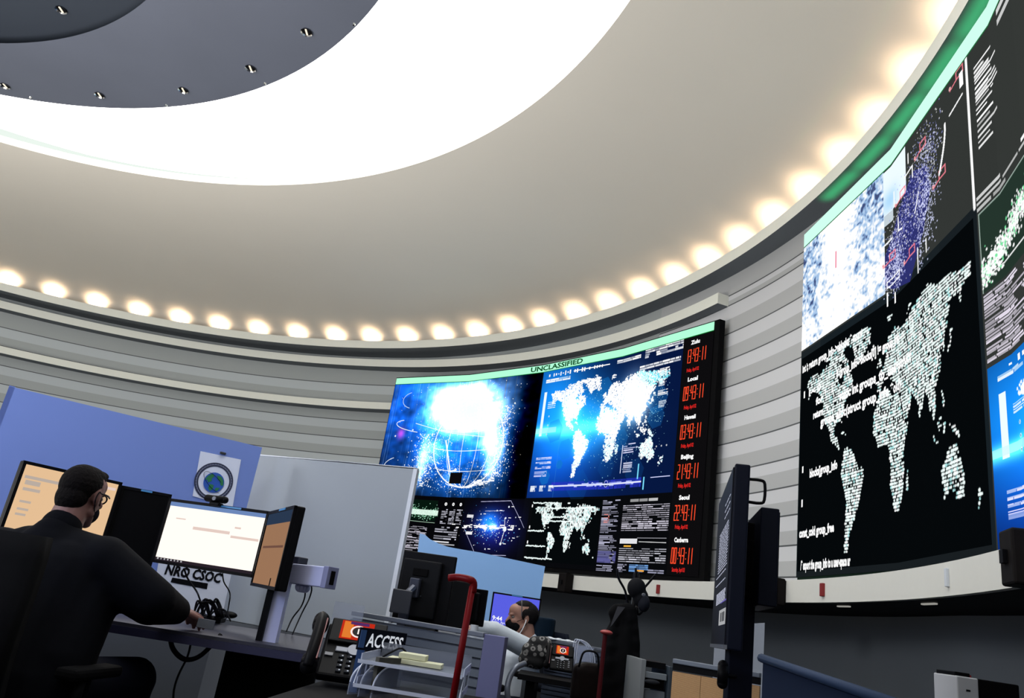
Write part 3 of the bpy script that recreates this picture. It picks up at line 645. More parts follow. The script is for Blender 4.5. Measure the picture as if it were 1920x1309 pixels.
for s, u0, u1, v, sz in (('/* export the group_info to a user-space ar', .02, .20, .018, .1), ('const_cold group_free', .012, .145, .10, .1), ('blocks[group_info', .05, .155, .25, .1), ('groups_alloc(struct group_info *old)', .09, .36, .375, .11), ('static int groups_to_user(struct', .16, .40, .42, .11),
                          ('if (group_info->blocks[0] != group_info', .15, .36, .485, .1), ('int i; return group_info->nblocks * count', .01, .24, .555, .1), ('i < 0', .04, .09, .475, .09), ('for', .07, .10, .44, .09), ('return', .06, .10, .405, .09)):
    band_text('code_line', s, S2, V2P, u0*q, u1*q, v, sz*1.15, WHT, v2, .006)
# ------------------------------------------------------------------ items on the ledge and wall
def ledge_pt(px, py, r=10.04):
    d = ROT @ Vector((px-960, 654.5-py, -F_PX)); a = d.x**2+d.y**2; b_ = -2*(d.x*CX+d.y*CY); c = CX*CX+CY*CY-r*r
    s = (-b_+math.sqrt(b_*b_-4*a*c))/2/a; return Vector((d.x*s, d.y*s, d.z*s+EYE))
def face_in(p):
    n = (Vector((CX, CY, 0))-Vector((p.x, p.y, 0))).normalized()   # towards the room centre
    return frame_at(p, Vector((-n.y, n.x, 0)) )                    # local -y or +y points to the centre
def at_ledge(px, py, r, z):
    p = ledge_pt(px, py, r); p.z = z; return p
M_SPK = mat('speaker_brown_black', (19, 16, 16), .6, noise=.1); M_GR = mat('speaker_grille', (20, 17, 16), .8)
for px, py, lab, s in ((1060, 1093, 'small dark brown wall loudspeaker under the clock video wall, beside the blue board', (.17, .15, .27)),
                    (1450, 1109, 'dark brown wall loudspeaker on the ledge just right of the twin mobile displays', (.17, .16, .25)),
                    (1921, 1048, 'black wall loudspeaker on the ledge at the right edge of the room view', (.17, .15, .25))):
    p = ledge_pt(px, py, 9.95); M = face_in(p); t = thing('wall_speaker', lab, 'speaker', p, 'loudspeakers mounted on the cream ledge')
    b = NB(); box(b, (0, 0, 0), s, M, .012); obj('cabinet', b, M_SPK, t)
    b = NB(); box(b, (0, .5*s[1]+.004, 0), (s[0]*.86, .012, s[2]*.88), M, .004); obj('grille', b, M_GR, t)
    b = NB(); box(b, (0, -s[1]*.5-.005, 0), (.05, .03, .06), M); obj('bracket', b, BLK, t)
M_RED = mat('strobe_red', (125, 22, 24), .4)
for px, py, lab in ((1234, 1105, 'small red fire alarm strobe on the cream ledge below the world clocks'), (1542, 1106, 'small red fire alarm strobe on the cream ledge below the big dotted map')):
    p = ledge_pt(px, py, 10.03); M = face_in(p); t = thing('fire_strobe', lab, 'fire alarm', p, 'red strobes on the ledge')
    b = NB(); box(b, (0, 0, 0), (.055, .03, .11), M, .006); obj('body', b, M_RED, t)
    b = NB(); box(b, (0, .02, .01), (.03, .02, .035), M, .005); obj('lens', b, mat('strobe_lens', (190, 180, 180), .2), t)
    b = NB(); box(b, (0, .016, .048), (.05, .006, .012), M); obj('nameplate', b, WHITEP, t)
p = ledge_pt(1775, 1083, 10.03); b = NB(); box(b, (0, 0, 0), (.03, .02, .11), face_in(p), .004)
tag(obj('wall_sensor', b, WHITEP), 'thin white vertical sensor strip on the cream ledge near the right edge', 'sensor')
for (px, py) in ((1582, 1136), (1742, 1131)):
    d = ROT @ Vector((px-960, 654.5-py, -F_PX)); s = .525/d.z; p = Vector((d.x*s, d.y*s, .525+EYE)); b = NB()
    box(b, (0, 0, -.006), (.2, .025, .012), frame_at(p, (-(p.y-CY), p.x-CX, 0)), .003)
    tag(obj('soffit_light', b, emis('soffit_slot', (190, 188, 180), .55, False)), 'unlit slim slot light under the dark soffit, '+('left' if px < 1600 else 'right')+' one of the two', 'light', 'slot lights under the soffit')
# ------------------------------------------------------------------ partitions and boards
M_PA = mat('blue_light_tinted_partition', (112, 136, 204), .7, noise=.03, nscale=3)  # white board; the blue screen light is mixed into its colour
M_PB = mat('grey_partition', (142, 149, 158), .7, noise=.03, nscale=3)
M_EDGE = mat('pale_trim', (205, 210, 220), .4)
A0, A1 = P(18, 722, 4.0), P(491, 841, 4.72)
t = thing('partition_screen', 'tall blue-lit white partition board behind the seated man in black', 'partition', (A0.x, A0.y, 0))
b = NB(); panel(b, A0, A1, .735, (A0.z+A1.z)/2, .04); obj('board', b, M_PA, t)
M_LP = mat('painted_underdesk_shade', (72, 76, 84), .7)  # added lower section; its dark grey paints the shade under the desk
b = NB(); panel(b, A0, A1, 0, .73, .04); obj('painted_shade_panel', b, M_LP, t)
b = NB(); panel(b, A0, A0.lerp(A1, .02), .0, (A0.z+A1.z)/2+.004, .044); obj('edge_trim', b, M_PA, t)
B0, B1 = P(486, 854, 4.98), P(779, 880, 4.5)
bz = (B0.z+B1.z)/2
t = thing('partition_screen', 'grey white partition board right of the blue-lit one, ending beside the video wall', 'partition', (B1.x, B1.y, 0))
def slab(bm, A, B, za, zb, z0, th):
    d = (B-A); d.z = 0; d.normalize(); n = Vector((-d.y, d.x, 0))*th
    vs = [Vector((A.x, A.y, z0)), Vector((B.x, B.y, z0)), Vector((B.x, B.y, zb)), Vector((A.x, A.y, za))]
    f = [bm.verts.new(v) for v in vs]; g = [bm.verts.new(v+n) for v in vs]
    fs = [bm.faces.new(f), bm.faces.new(g[::-1])]+[bm.faces.new((f[i], g[i], g[(i+1) % 4], f[(i+1) % 4])) for i in range(4)]
    bmesh.ops.recalc_face_normals(bm, faces=fs)
b = NB(); slab(b, B0, B1, B0.z, B1.z, .735, .04); obj('board', b, M_PB, t)
b = NB(); slab(b, B0, B1, .73, .73, 0, .04); obj('painted_shade_panel', b, M_LP, t)
b = NB(); slab(b, B1-Vector((.012, 0, 0)), B1+(B1-B0).normalized()*.012, B1.z+.002, B1.z+.002, 0, .045); obj('edge_trim', b, M_EDGE, t)
b = NB(); slab(b, B0+Vector((0, -.002, 0)), B1+Vector((0, -.002, 0)), B0.z+.006, B1.z+.006, B0.z-.0, .044); obj('top_trim', b, M_EDGE, t)
# pale blue board beyond
pts = [(787, 1000), (797, 1003), (806, 1011), (822, 1019), (838, 1025), (858, 1029), (900, 1036), (1022, 1062), (1008, 1150), (1003, 1185)]
Q = [P(x, y, 7.8) for x, y in pts]+[Vector((P(1003, 1185, 7.8).x, 7.8, 0)), Vector((P(772, 1140, 7.8).x, 7.8, 0)), P(776, 1100, 7.8)]
b = NB(); f = [b.verts.new(q_) for q_ in Q]; g = [b.verts.new(q_+Vector((0, .03, 0))) for q_ in Q]; b.faces.new(f); b.faces.new(g[::-1])
for i in range(len(f)): b.faces.new((f[i], g[i], g[(i+1) % len(f)], f[(i+1) % len(f)]))
tag(obj('partition_board', b, mat('pale_blue_board', (118, 158, 208), .6, emit=.16)), 'pale blue board with a ragged sloping top edge in front of the clock video wall', 'board')  # blue light on the board put into its colour, plus slight glow
# small fixings on the grey board
for (px, py, w_, h_) in ((593, 1128, .09, .006),):
    p = P(px, py, 4.75); b = NB(); box(b, (0, -.0, 0), (w_, .05, h_), frame_at(p, (1, -.25, 0))); tag(obj('wall_hook_bar', b, BLK), 'thin black bar fixed on the grey partition beside the monitor arm', 'fixing')
# ------------------------------------------------------------------ main desk
M_DESK = mat('dark_blue_grey_laminate', (44, 44, 58), .5, noise=.05); M_DE = mat('desk_edge_navy', (36, 36, 66), .5)
t = thing('desk', 'dark sit-stand desk with navy edge in front of the man in black', 'desk', (-.9, 3.3, 0))
f0, f1 = P(60, 1126, 2.9), P(592, 1203, 3.07); bk0, bk1 = P(60, 1110, 3.75), P(598, 1180, 3.75); zt = .775
b = NB(); prism(b, [(-2.6, 3.02), (f1.x, 3.02), (bk1.x+.0, 3.8), (-2.6, 3.8)], zt-.012, zt); obj('worktop', b, M_DESK, t)
b = NB(); prism(b, [(-2.6, 3.015), (f1.x+.004, 3.015), (bk1.x+.004, 3.8), (-2.6, 3.8)], zt-.04, zt-.0125); obj('edge_band', b, M_DE, t)
for x in (-.90, -2.4):
    b = NB(); box(b, (x, 3.45, .38), (.10, .10, .71)); box(b, (x, 3.42, .02), (.09, .65, .035)); obj('leg', b, BLK, t)
xa, xb = P(418, 1250, 3.4).x, f1.x-.03; b = NB(); box(b, ((xa+xb)/2, 3.4, .42), (xb-xa, .03, .62)); obj('modesty_panel', b, BLKM, t)
def on_desk(px, py, z=zt):
    d = ROT @ Vector((px-960, 654.5-py, -F_PX)); s = (z-EYE)/d.z; return Vector((d.x*s, d.y*s, z))
# ------------------------------------------------------------------ monitors
M_TAN = emis('tan_screen', (246, 205, 160), .85, False); M_WS = emis('white_document_screen', (255, 247, 238), 1.1, False)
M_BAR = emis('blue_title_bar', (120, 150, 205), .8, False); M_ROW = emis('soft_grey_rows', (205, 190, 178), .8, False); M_PINK = emis('soft_pink_rows', (240, 215, 205), .9, False)
M_TB = emis('taskbar_dark', (60, 50, 60), .5, False); M_OFF = mat('dark_glossy_screen', (4, 4, 6), .4, spec=.1); M_TANG = emis('painted_brown_reflection', (176, 132, 100), .75, False)
M_CY = mat('blue_sticker', (50, 110, 160), .5, emit=.3)
def monitor(TL, TR, h, label, screen, group, rows=(), tb=True, sticker=None, stand=False, bez=.013, back=.035, zs=None, shear=0):
    """flat monitor from its two top corners"""
    A, B = TL.copy(), TR.copy(); w_ = (B-A).xy.length; top = (A.z+B.z)/2; A.z = B.z = top
    x = Vector((B.x-A.x, B.y-A.y, 0)).normalized(); M = frame_at(A, x)        # local: x right, y away, z up
    t = thing('monitor', label, 'monitor', ((A.x+B.x)/2, (A.y+B.y)/2, top-h), group)
    b = NB(); box(b, (w_/2, back/2+.004, -h/2), (w_, back, h), M, .006); obj('case', b, BLK, t)
    b = NB()
    for s in ((w_/2, -bez/2, w_, bez), (w_/2, -h+bez/2, w_, bez), (bez/2, -h/2, bez, h), (w_-bez/2, -h/2, bez, h)): box(b, (s[0], .0, s[1]), (s[2], .012, s[3]), M)
    obj('bezel', b, BLK, t)
    b = NB(); box(b, (w_/2, .002, -h/2), (w_-2*bez, .004, h-2*bez), M); sc = obj('screen', b, screen, t)
    for (u0, v0, u1, v1, m) in rows:
        b = NB(); W2, H2 = w_-2*bez, h-2*bez
        box(b, (bez+W2*(u0+u1)/2, -.0015, -h+bez+H2*(v0+v1)/2), (W2*(u1-u0), .002, H2*(v1-v0)), M); obj('window_row' if m is not M_BAR else 'title_bar', b, m, sc)
    if tb:
        b = NB(); W2 = w_-2*bez
        for i in range(8): box(b, (bez+W2*(.03+.035*i), -.0015, -h+bez+.008), (.008, .002, .007), M)
        obj('taskbar_icons', b, emis('taskbar_icons', (235, 235, 240), .8, False), sc)
    if sticker:
        b = NB(); box(b, (w_*sticker, -.008, -.006), (w_*.22, .003, .008), M); obj('sticker_strip', b, M_CY, t)
    b = NB(); box(b, (w_/2, back+.012, -h/2), (.12, .03, .12), M); obj('mount_plate', b, BLKM, t)
    if stand:
        zz = top-h; b = NB(); box(b, (w_/2, back+.02, -(h*.5+zz-(zs or zt))/2-h*.25), (.05, .02, h*.5+zz-(zs or zt)), M); obj('stand_neck', b, BLK, t)
        b = NB(); p = M @ Vector((w_/2, back+.02, 0)); cyl(b, (p.x, p.y, (zs or zt)+.001), (p.x, p.y, (zs or zt)+.014), .1, .1, 28); obj('stand_base', b, BLK, t)
    return t, M, w_
GM = 'monitors on the dark desk'
rowsL = [(.03, .82, .42, .86, M_ROW), (.05, .74, .2, .80, M_ROW), (.05, .66, .22, .70, M_ROW), (.06, .50, .17, .53, M_ROW), (.06, .40, .17, .43, M_ROW), (.06, .33, .16, .36, M_ROW), (.7, .9, .98, .94, M_PINK)]
monitor(P(45, 862, 3.3), P(229, 906, 3.62), .335, 'monitor with a tan page at the far left, half hidden by the seated man', M_TAN, GM, rowsL, stand=True)
monitor(P(229, 907, 3.64), P(322, 931, 3.72), .345, 'narrow dark switched-off monitor between the two lit monitors', M_OFF, GM, tb=False, sticker=.5, stand=False)
rowsM = [(0, .93, 1, 1, M_BAR), (.3, .58, .68, .63, M_PINK), (.7, .53, .98, .57, M_PINK), (.0, .0, 1, .05, M_TB), (.1, .72, .2, .74, M_PINK), (.72, .69, .78, .72, M_PINK)]
mm, MM, MW = monitor(P(320, 931, 3.66), P(506, 963, 3.52), .288, 'bright white document monitor under the webcam', M_WS, GM, rowsM, sticker=.62)
monitor(P(505, 962, 3.5), P(556, 946, 3.0), .315, 'angled side monitor reflecting brown, on the end of the light grey arm', M_TANG, GM, [(.0, .84, 1, 1, emis('shade_top', (60, 80, 110), .5, False)), (.1, .5, .9, .53, emis('brown_row', (140, 100, 85), .6, False))], tb=False, stand=False, sticker=.6)  # brown reflection painted on the screen as an even glow
# webcam
p = P(405, 938, 3.57); x = MM.to_3x3() @ Vector((1, 0, 0)); M = frame_at(p, x)
t = thing('webcam', 'black webcam clipped on top of the bright white monitor', 'webcam', p)
b = NB(); cap(b, M @ Vector((-.045, 0, .005)), M @ Vector((.045, 0, .005)), .016); obj('body', b, BLK, t, True)
b = NB(); cyl(b, M @ Vector((0, -.01, .005)), M @ Vector((0, -.02, .005)), .009); obj('lens', b, mat('lens_glass', (120, 125, 135), .1), t)
b = NB(); box(b, (0, .01, -.018), (.05, .04, .016), M, .004); box(b, (0, .03, -.04), (.04, .01, .05), M); obj('clip', b, BLK, t)
# monitor arm (light purple grey) with post
M_ARM = mat('lavender_grey_metal', (196, 200, 236), .45, noise=.04)
t = thing('monitor_mount', 'lavender grey metal monitor arm on a dark post right of the angled monitor', 'monitor mount', on_desk(520, 1177))
pb = on_desk(524, 1176); Ya = 3.28
b = NB(); a1, a2 = P(520, 1073, 3.25), P(622, 1084, 3.05); M = frame_at((a1+a2)/2, a2-a1, (0, 0, 1)); L_ = (a2-a1).length
box(b, (0, 0, 0), (L_, .05, .075), M, .004); obj('beam', b, M_ARM, t)
b = NB(); box(b, (L_/2-.012, -.0, .0), (.028, .054, .08), M, .002); obj('end_cap', b, mat('arm_cap', (120, 124, 160), .5), t)
b = NB(); box(b, (L_/2+.003, 0, 0), (.004, .02, .05), M); obj('end_slot', b, BLKM, t)
b = NB(); box(b, (-L_/2+.02, .06, .045), (.10, .05, .05), M, .004); obj('bracket', b, mat('dark_slate_metal', (50, 52, 66), .5), t)
b = NB(); p0 = (a1+a2)/2+Vector((-.035, .03, 0)); box(b, (p0.x-.04, p0.y, (p0.z-.03+zt)/2), (.05, .05, p0.z-.03-zt)); obj('post', b, M_ARM, t)
b = NB(); box(b, (p0.x-.075, p0.y-.03, (p0.z-.03+zt)/2), (.022, .03, p0.z-.03-zt)); obj('post_cover', b, BLK, t)
b = NB(); cap(b, p0+Vector((.03, -.02, -.045)), p0+Vector((.05, -.02, -.045)), .02); obj('joint_knob', b, M_ARM, t, True)
# charging tower
pb = on_desk(503, 1176); t = thing('docking_tower', 'slim black powered docking tower with ports and a barcode label standing by the arm post', 'computer dock', pb)
b = NB(); M = frame_at(pb, (1, .1, 0)); box(b, (.0, .03, .085), (.055, .07, .17), M, .004); obj('case', b, BLK, t)
b = NB(); box(b, (-.0, -.0065, .03), (.024, .002, .038), M); obj('barcode_label', b, WHITEP, t)
b = NB(); box(b, (0, -.008, .03), (.018, .002, .022), M); obj('label_print', b, mat('print_blue_grey', (90, 110, 150), .6), t)
b = NB()
for k in range(5): box(b, (.018, -.0065, .06+.018*k), (.012, .003, .008), M)
obj('port', b, mat('port_metal', (110, 105, 100), .3, 1), t)
b = NB(); [box(b, (-.015+.012*k, -.007, .158), (.006, .002, .004), M) for k in range(4)]; obj('status_lights', b, emis('white_blue_led', (200, 215, 255), 1.2, False), t)
# ------------------------------------------------------------------ papers on the partition
d_ = (A1-A0); d_.z = 0; d_.normalize(); nA = Vector((d_.y, -d_.x, 0))
def on_A(px, py, off=.004):
    """point on the blue-lit partition face"""
    d = ROT @ Vector((px-960, 654.5-py, -F_PX)); o0 = Vector((A0.x, A0.y, 0)); s = (o0.dot(nA)+off)/(d.x*nA.x+d.y*nA.y); return Vector((d.x*s, d.y*s, d.z*s+EYE))
def quad(bm, pts):
    v = [bm.verts.new(q_) for q_ in pts]; return bm.faces.new(v)
M_PAPER = mat('white_paper', (216, 222, 240), .7); M_NAVY = mat('seal_navy', (40, 46, 74), .7); M_SKY = mat('globe_blue', (30, 78, 165), .6, emit=.12); M_GRN = mat('globe_green', (30, 110, 66), .6, emit=.08); M_INK = mat('black_ink', (12, 13, 18), .7)
t = thing('emblem_poster', 'white sheet with a round globe seal taped to the blue-lit partition', 'poster', on_A(410, 890))
b = NB(); quad(b, [on_A(x, y) for x, y in ((361, 930), (436, 952), (452, 862), (376, 846))]); obj('sheet', b, M_PAPER, t)
def disc_A(bm, cx_, cy_, r, off, r_in=0, n=48, a0=0, a1=2*PI, sq=1):
    c0 = on_A(cx_, cy_, off); e = (on_A(cx_+10, cy_, off)-c0).length/10*r; M = frame_at(c0, d_)
    o1 = [bm.verts.new(M @ Vector((math.cos(a0+(a1-a0)*i/n)*e, 0, math.sin(a0+(a1-a0)*i/n)*e*sq))) for i in range(n+1)]
    if r_in:
        k = r_in/r; o2 = [bm.verts.new(M @ Vector((math.cos(a0+(a1-a0)*i/n)*e*k, 0, math.sin(a0+(a1-a0)*i/n)*e*k*sq))) for i in range(n+1)]
        for i in range(n): bm.faces.new((o1[i], o1[i+1], o2[i+1], o2[i]))
    else: bm.faces.new(o1[:-1])
    return M, e
b = NB(); disc_A(b, 401, 903, 36.5, .006, 29); obj('seal_ring', b, M_NAVY, t)
b = NB(); MS, es = disc_A(b, 401, 903, 33, .0075, 31.8); 
for k in range(40):
    a = 2*PI*k/40; p = MS @ Vector((math.cos(a)*es, -.001, math.sin(a)*es)); box(b, (0, 0, 0), (.004, .001, .008), Matrix.Translation(p) @ (frame_at((0, 0, 0), d_) @ Matrix.Rotation(-a, 4, 'Y')))
obj('seal_lettering', b, mat('seal_letter_grey', (120, 126, 150), .7), t)
b = NB(); MS, es = disc_A(b, 401, 905, 19.5, .008); obj('seal_globe', b, M_SKY, t)
b = NB()
for blob in ([(-.9, .1), (-.75, .5), (-.35, .85), (-.1, .6), (-.3, .35), (-.25, .1), (-.55, -.1), (-.7, .15)], [(.1, .75), (.55, .7), (.85, .35), (.95, -.1), (.7, -.15), (.55, .2), (.3, .35)], [(-.35, -.2), (.05, -.25), (.05, -.6), (-.2, -.9), (-.4, -.6)], [(.3, -.45), (.7, -.4), (.5, -.75), (.25, -.7)]):
    b.faces.new([b.verts.new(MS @ Vector((x*es, -.002, z*es))) for x, z in blob])
obj('seal_land', b, M_GRN, t)
b = NB(); tube(b, [MS @ Vector((es*1.05*math.cos(a)*1.12, -.004, es*.62*math.sin(a)+es*.9*math.cos(a)*(-.75))) for a in np.linspace(1.0, 5.4, 18)], .0012, 5, 2); obj('orbit_line', b, M_INK, t)
b = NB(); c = on_A(418, 850, .012); box(b, (0, 0, 0), (.035, .012, .014), frame_at(c, d_), .003); tag(obj('binder_clip', b, mat('clip_steel', (60, 62, 66), .4, .6)), 'small dark clip holding the globe seal sheet at its top edge', 'clip')
t = thing('sign_sheet', 'white sheet reading NRO CSOC on the partition below the bright monitor', 'sign', on_A(365, 1090))
b = NB(); quad(b, [on_A(x, y) for x, y in ((284, 1128), (416, 1158), (436, 1066), (300, 1038))]); obj('sheet', b, M_PAPER, t)
a, c = on_A(308, 1076, .007), on_A(412, 1093, .007)
M = frame_at(a, (c-a), None); zz = M.to_3x3(); Mt = Matrix(((zz[0][0], zz[0][2], 0, a.x), (zz[1][0], zz[1][2], 0, a.y), (zz[2][0], zz[2][2], 0, a.z), (0, 0, 0, 1)))
text('lettering', 'NRO CSOC', .074, Mt, M_INK, t, bold=.0028, shear=.06, width=(c-a).length)
b = NB(); quad(b, [on_A(x, y, .006) for x, y in ((320, 1092), (388, 1105), (390, 1094), (323, 1083))]); obj('black_bar', b, M_INK, t)
# cables behind the desk
GC = 'loose black cables at the desk'
def cable(pts, r, label):
    b = NB(); tube(b, pts, r, 6, 5); return tag(obj('cable', b, BLK, smooth=True), label, 'cable', GC)
cable([P(345, 1066, 3.72), P(352, 1085, 3.74), P(368, 1108, 3.74), P(375, 1125, 3.72), on_desk(384, 1152, zt+.006)], .004, 'black cable hanging from the bright monitor across the sign sheet')
cable([P(417, 1075, 3.7), P(420, 1092, 3.7), P(431, 1112, 3.7), P(429, 1135, 3.7), on_desk(424, 1160, zt+.006)], .003, 'thin black cable hanging down right of the sign sheet')
cable([P(560, 1098, 3.2), P(572, 1110, 3.2), P(566, 1135, 3.2), P(548, 1160, 3.2), on_desk(537, 1184, zt+.006)], .003, 'thin black cable looping from the grey arm, left one')
cable([P(570, 1094, 3.2), P(584, 1100, 3.22), P(580, 1122, 3.22), P(566, 1150, 3.22), on_desk(548, 1190, zt+.006)], .003, 'thin black cable looping from the grey arm, right one')
b = NB()
for k in range(12):
    x0 = 355+RNG.uniform(0, 50); hgt = RNG.uniform(6, 26); x1 = x0+RNG.uniform(15, 50)
    tube(b, [on_desk(x0, 1150+(x0-355)*.16, zt+.006), P((x0*2+x1)/3, 1144+(x0-355)*.16-hgt, 3.45), P((x0+2*x1)/3, 1146+(x0-355)*.16-hgt*.8, 3.42), on_desk(min(x1, 432), 1156+(x1-355)*.1, zt+.006)], .004, 6, 5)
tag(obj('cable_tangle', b, BLK, smooth=True), 'tangled coil of black cables on the desk beside the man\'s hand', 'cables', kind='stuff')
pm = on_desk(428, 1158); b = NB(); ell(b, pm+Vector((0, 0, .014)), (.045, .03, .018)); tag(obj('computer_mouse', b, BLK, smooth=True), 'dark mouse on the desk at the end of the cable tangle', 'mouse')
t = thing('keyboard', 'black keyboard at the desk edge under the man\'s hand', 'keyboard', on_desk(395, 1168)); pk = on_desk(370, 1163)
b = NB(); M = frame_at(pk, (1, .12, 0)); box(b, (-.1, .02, .012), (.42, .13, .02), M, .004); obj('body', b, BLK, t)
b = NB(); [box(b, (-.29+.022*i, -.02+.024*j, .024), (.017, .018, .005), M) for i in range(18) for j in range(4)]; obj('keys', b, DGREY, t)
b = NB(); pq = P(386, 1170, 2.99); box(b, (0, 0, 0), (.062, .004, .032), frame_at(pq, (1, .0, -.02)), .001); tag(obj('paper_label', b, mat('label_grey', (84, 88, 98), .6)), 'small grey printed label on the front edge of the desk', 'label')
cable([P(360, 1195, 3.1), P(352, 1230, 3.1), P(335, 1265, 3.1), P(326, 1295, 3.1), P(325, 1330, 3.1)], .004, 'black cable falling below the desk behind the man\'s knee')
cable([P(318, 1185, 3.12), P(324, 1216, 3.1), P(345, 1236, 3.08), P(372, 1232, 3.08), P(400, 1207, 3.1), P(414, 1190, 3.12)], .009, 'thick black cable sagging under the desk')
# ------------------------------------------------------------------ people
M_SKIN = mat('skin_left_man', (112, 76, 70), .6); M_SKIN2 = mat('skin_right_man', (150, 108, 92), .55)
def head_parts(bm, M, s=1.0):
    """face looks along local +x, z up; origin between the ears"""
    def E_(c, r): ell(bm, Vector(c)*s, tuple(k*s for k in r), M)
    def C_(p_, q_, r1, r2): cap(bm, M @ (Vector(p_)*s), M @ (Vector(q_)*s), r1*s, r2*s)
    E_((-.012, 0, .035), (.098, .076, .088)); E_((.03, 0, -.02), (.064, .06, .085)); E_((.052, 0, .05), (.045, .06, .05))
    C_((.0, .052, -.055), (.068, .014, -.092), .022, .020); C_((.0, -.052, -.055), (.068, -.014, -.092), .022, .020); E_((.072, 0, -.092), (.022, .022, .02))
    E_((.084, .024, .026), (.014, .024, .009)); E_((.084, -.024, .026), (.014, .024, .009)); E_((.07, .038, -.018), (.022, .018, .018)); E_((.07, -.038, -.018), (.022, .018, .018))
    C_((.09, 0, .018), (.113, 0, -.022), .009, .013); E_((.1, .012, -.026), (.012, .009, .008)); E_((.1, -.012, -.026), (.012, .009, .008))
    E_((.092, 0, -.05), (.012, .024, .006)); E_((.09, 0, -.062), (.012, .021, .007))
    for y in (-1, 1):
        E_((-.012, .078*y, -.002), (.018, .009, .031)); E_((-.006, .074*y, -.024), (.010, .009, .012))
    C_((-.03, 0, -.05), (-.05, 0, -.16), .056, .062)
def hand_parts(bm, wrist, dirv, side, up=Vector((0, 0, 1)), curl=.5, s=1.0):
    """palm, four unequal bent fingers and a thumb leaving the side of the palm"""
    x = Vector(dirv).normalized(); y = up.cross(x).normalized()*side; z = x.cross(y)*side; z = up
    M = Matrix(((x.x, y.x, z.x, wrist.x), (x.y, y.y, z.y, wrist.y), (x.z, y.z, z.z, wrist.z), (0, 0, 0, 1)))
    ell(bm, (.045*s, 0, 0), (.05*s, .04*s, .017*s), M)
    for k, (yy, L1) in enumerate(((.030, .036), (.011, .042), (-.009, .039), (-.028, .030))):
        a = Vector((.078, yy, .0))*s; b1 = a+Vector((math.cos(curl*.5), yy*2, -math.sin(curl*.5)))*L1*s; c1 = b1+Vector((math.cos(curl*1.4), yy*1, -math.sin(curl*1.4)))*L1*.75*s; d1 = c1+Vector((math.cos(curl*2), 0, -math.sin(curl*2)))*L1*.55*s
        cap(bm, M @ a, M @ b1, .0095*s, .0088*s); cap(bm, M @ b1, M @ c1, .0088*s, .008*s); cap(bm, M @ c1, M @ d1, .008*s, .007*s)
    a = Vector((.018, .032, -.002))*s; b1 = a+Vector((.032, .026, -.01))*s; c1 = b1+Vector((.028, .006, -.008))*s
    cap(bm, M @ a, M @ b1, .013*s, .011*s); cap(bm, M @ b1, M @ c1, .011*s, .009*s)
# --- the man in black at the left desk
HC = P(152, 931, 2.86); f1_ = Vector((.10, .99, -.05)); MH = frame_at(HC, f1_) @ Matrix.Scale(.90, 4)
neck = MH @ Vector((-.055, 0, -.15))
fw = Vector((.12, .99, 0)).normalized(); rt = Vector((fw.y, -fw.x, 0))
chest = neck+Vector((0, 0, -.17))-fw*.01; hips = Vector((neck.x-fw.x*.10+rt.x*.04, neck.y-fw.y*.10+rt.y*.04, .55))
shR = neck+rt*.19+Vector((0, 0, -.085)); shL = neck-rt*.19+Vector((0, 0, -.115))
elR = P(285, 1128, 2.80); wrR = P(336, 1147, 3.02); elL = shL+fw*.12-rt*.08+Vector((0, 0, -.26)); wrL = elL+fw*.24+rt*.1+Vector((0, 0, .06))
knR = hips+fw*.50+rt*.16+Vector((0, 0, .02)); knL = hips+fw*.46-rt*.2+Vector((0, 0, .02)); anR = Vector((knR.x, knR.y, .1))+fw*.02; anL = Vector((knL.x, knL.y, .1))+fw*.02
b = NB(); head_parts(b, MH, 1)
cap(b, neck, chest, .07, .12); ell(b, chest, (.17, .12, .2), frame_at((0, 0, 0), rt) if False else None)
cap(b, shR, shL, .06, .06); cap(b, chest, hips, .14, .15)
cap(b, shR, elR, .05, .04); cap(b, elR, wrR, .038, .026); cap(b, shL, elL, .05, .04); cap(b, elL, wrL, .038, .026)
hand_parts(b, wrR, P(362, 1152, 3.12)-wrR, -1); hand_parts(b, wrL, fw, 1)
cap(b, hips+rt*.09, knR, .085, .06); cap(b, hips-rt*.09, knL, .085, .06); cap(b, knR, anR, .055, .04); cap(b, knL, anL, .055, .04)
cap(b, anR+Vector((0, 0, -.04)), anR+fw*.16+Vector((0, 0, -.06)), .04, .03); cap(b, anL+Vector((0, 0, -.04)), anL+fw*.16+Vector((0, 0, -.06)), .04, .03)
man1 = fused('person', b, M_SKIN, vox=.006)
tag(man1, 'person in black jacket, glasses and dark mask seated with back turned at the left desk', 'person')
M_JK = mat('black_navy_jacket', (4, 5, 10), .9, noise=.4, nscale=8, bump=.4, spec=.1)
b = NB(); cap(b, neck+Vector((0, 0, -.02))-fw*.02, neck+Vector((0, 0, -.09)), .075, .13); cap(b, shR+Vector((0, 0, -.01)), shL+Vector((0, 0, -.01)), .1, .1)
cap(b, chest+rt*.09, hips+rt*.09+Vector((0, 0, .02)), .165, .18); cap(b, chest+rt*.17+fw*.02+Vector((0, 0, .02)), hips+rt*.14+Vector((0, 0, .1)), .11, .13); cap(b, chest-rt*.07, hips-rt*.07+Vector((0, 0, .02)), .155, .165)
cap(b, neck+rt*.07+Vector((0, 0, -.065)), shR, .085, .09); cap(b, neck-rt*.09+Vector((0, 0, -.075)), shL, .085, .08)
cap(b, shR, elR, .098, .078); cap(b, elR, wrR-(wrR-elR)*.12, .078, .05); ell(b, shL, (.12, .12, .105)); ell(b, shR, (.10, .10, .095)); cap(b, shL, elL, .082, .064); cap(b, elL, wrL-(wrL-elL)*.12, .064, .044)
for k in range(7):
    t_ = k/6; p_ = shR.lerp(elR, .2+.75*t_); ell(b, p_+Vector((0, 0, .0)), (.074-.01*t_, .074-.01*t_, .018), frame_at((0, 0, 0), rt) if False else None)
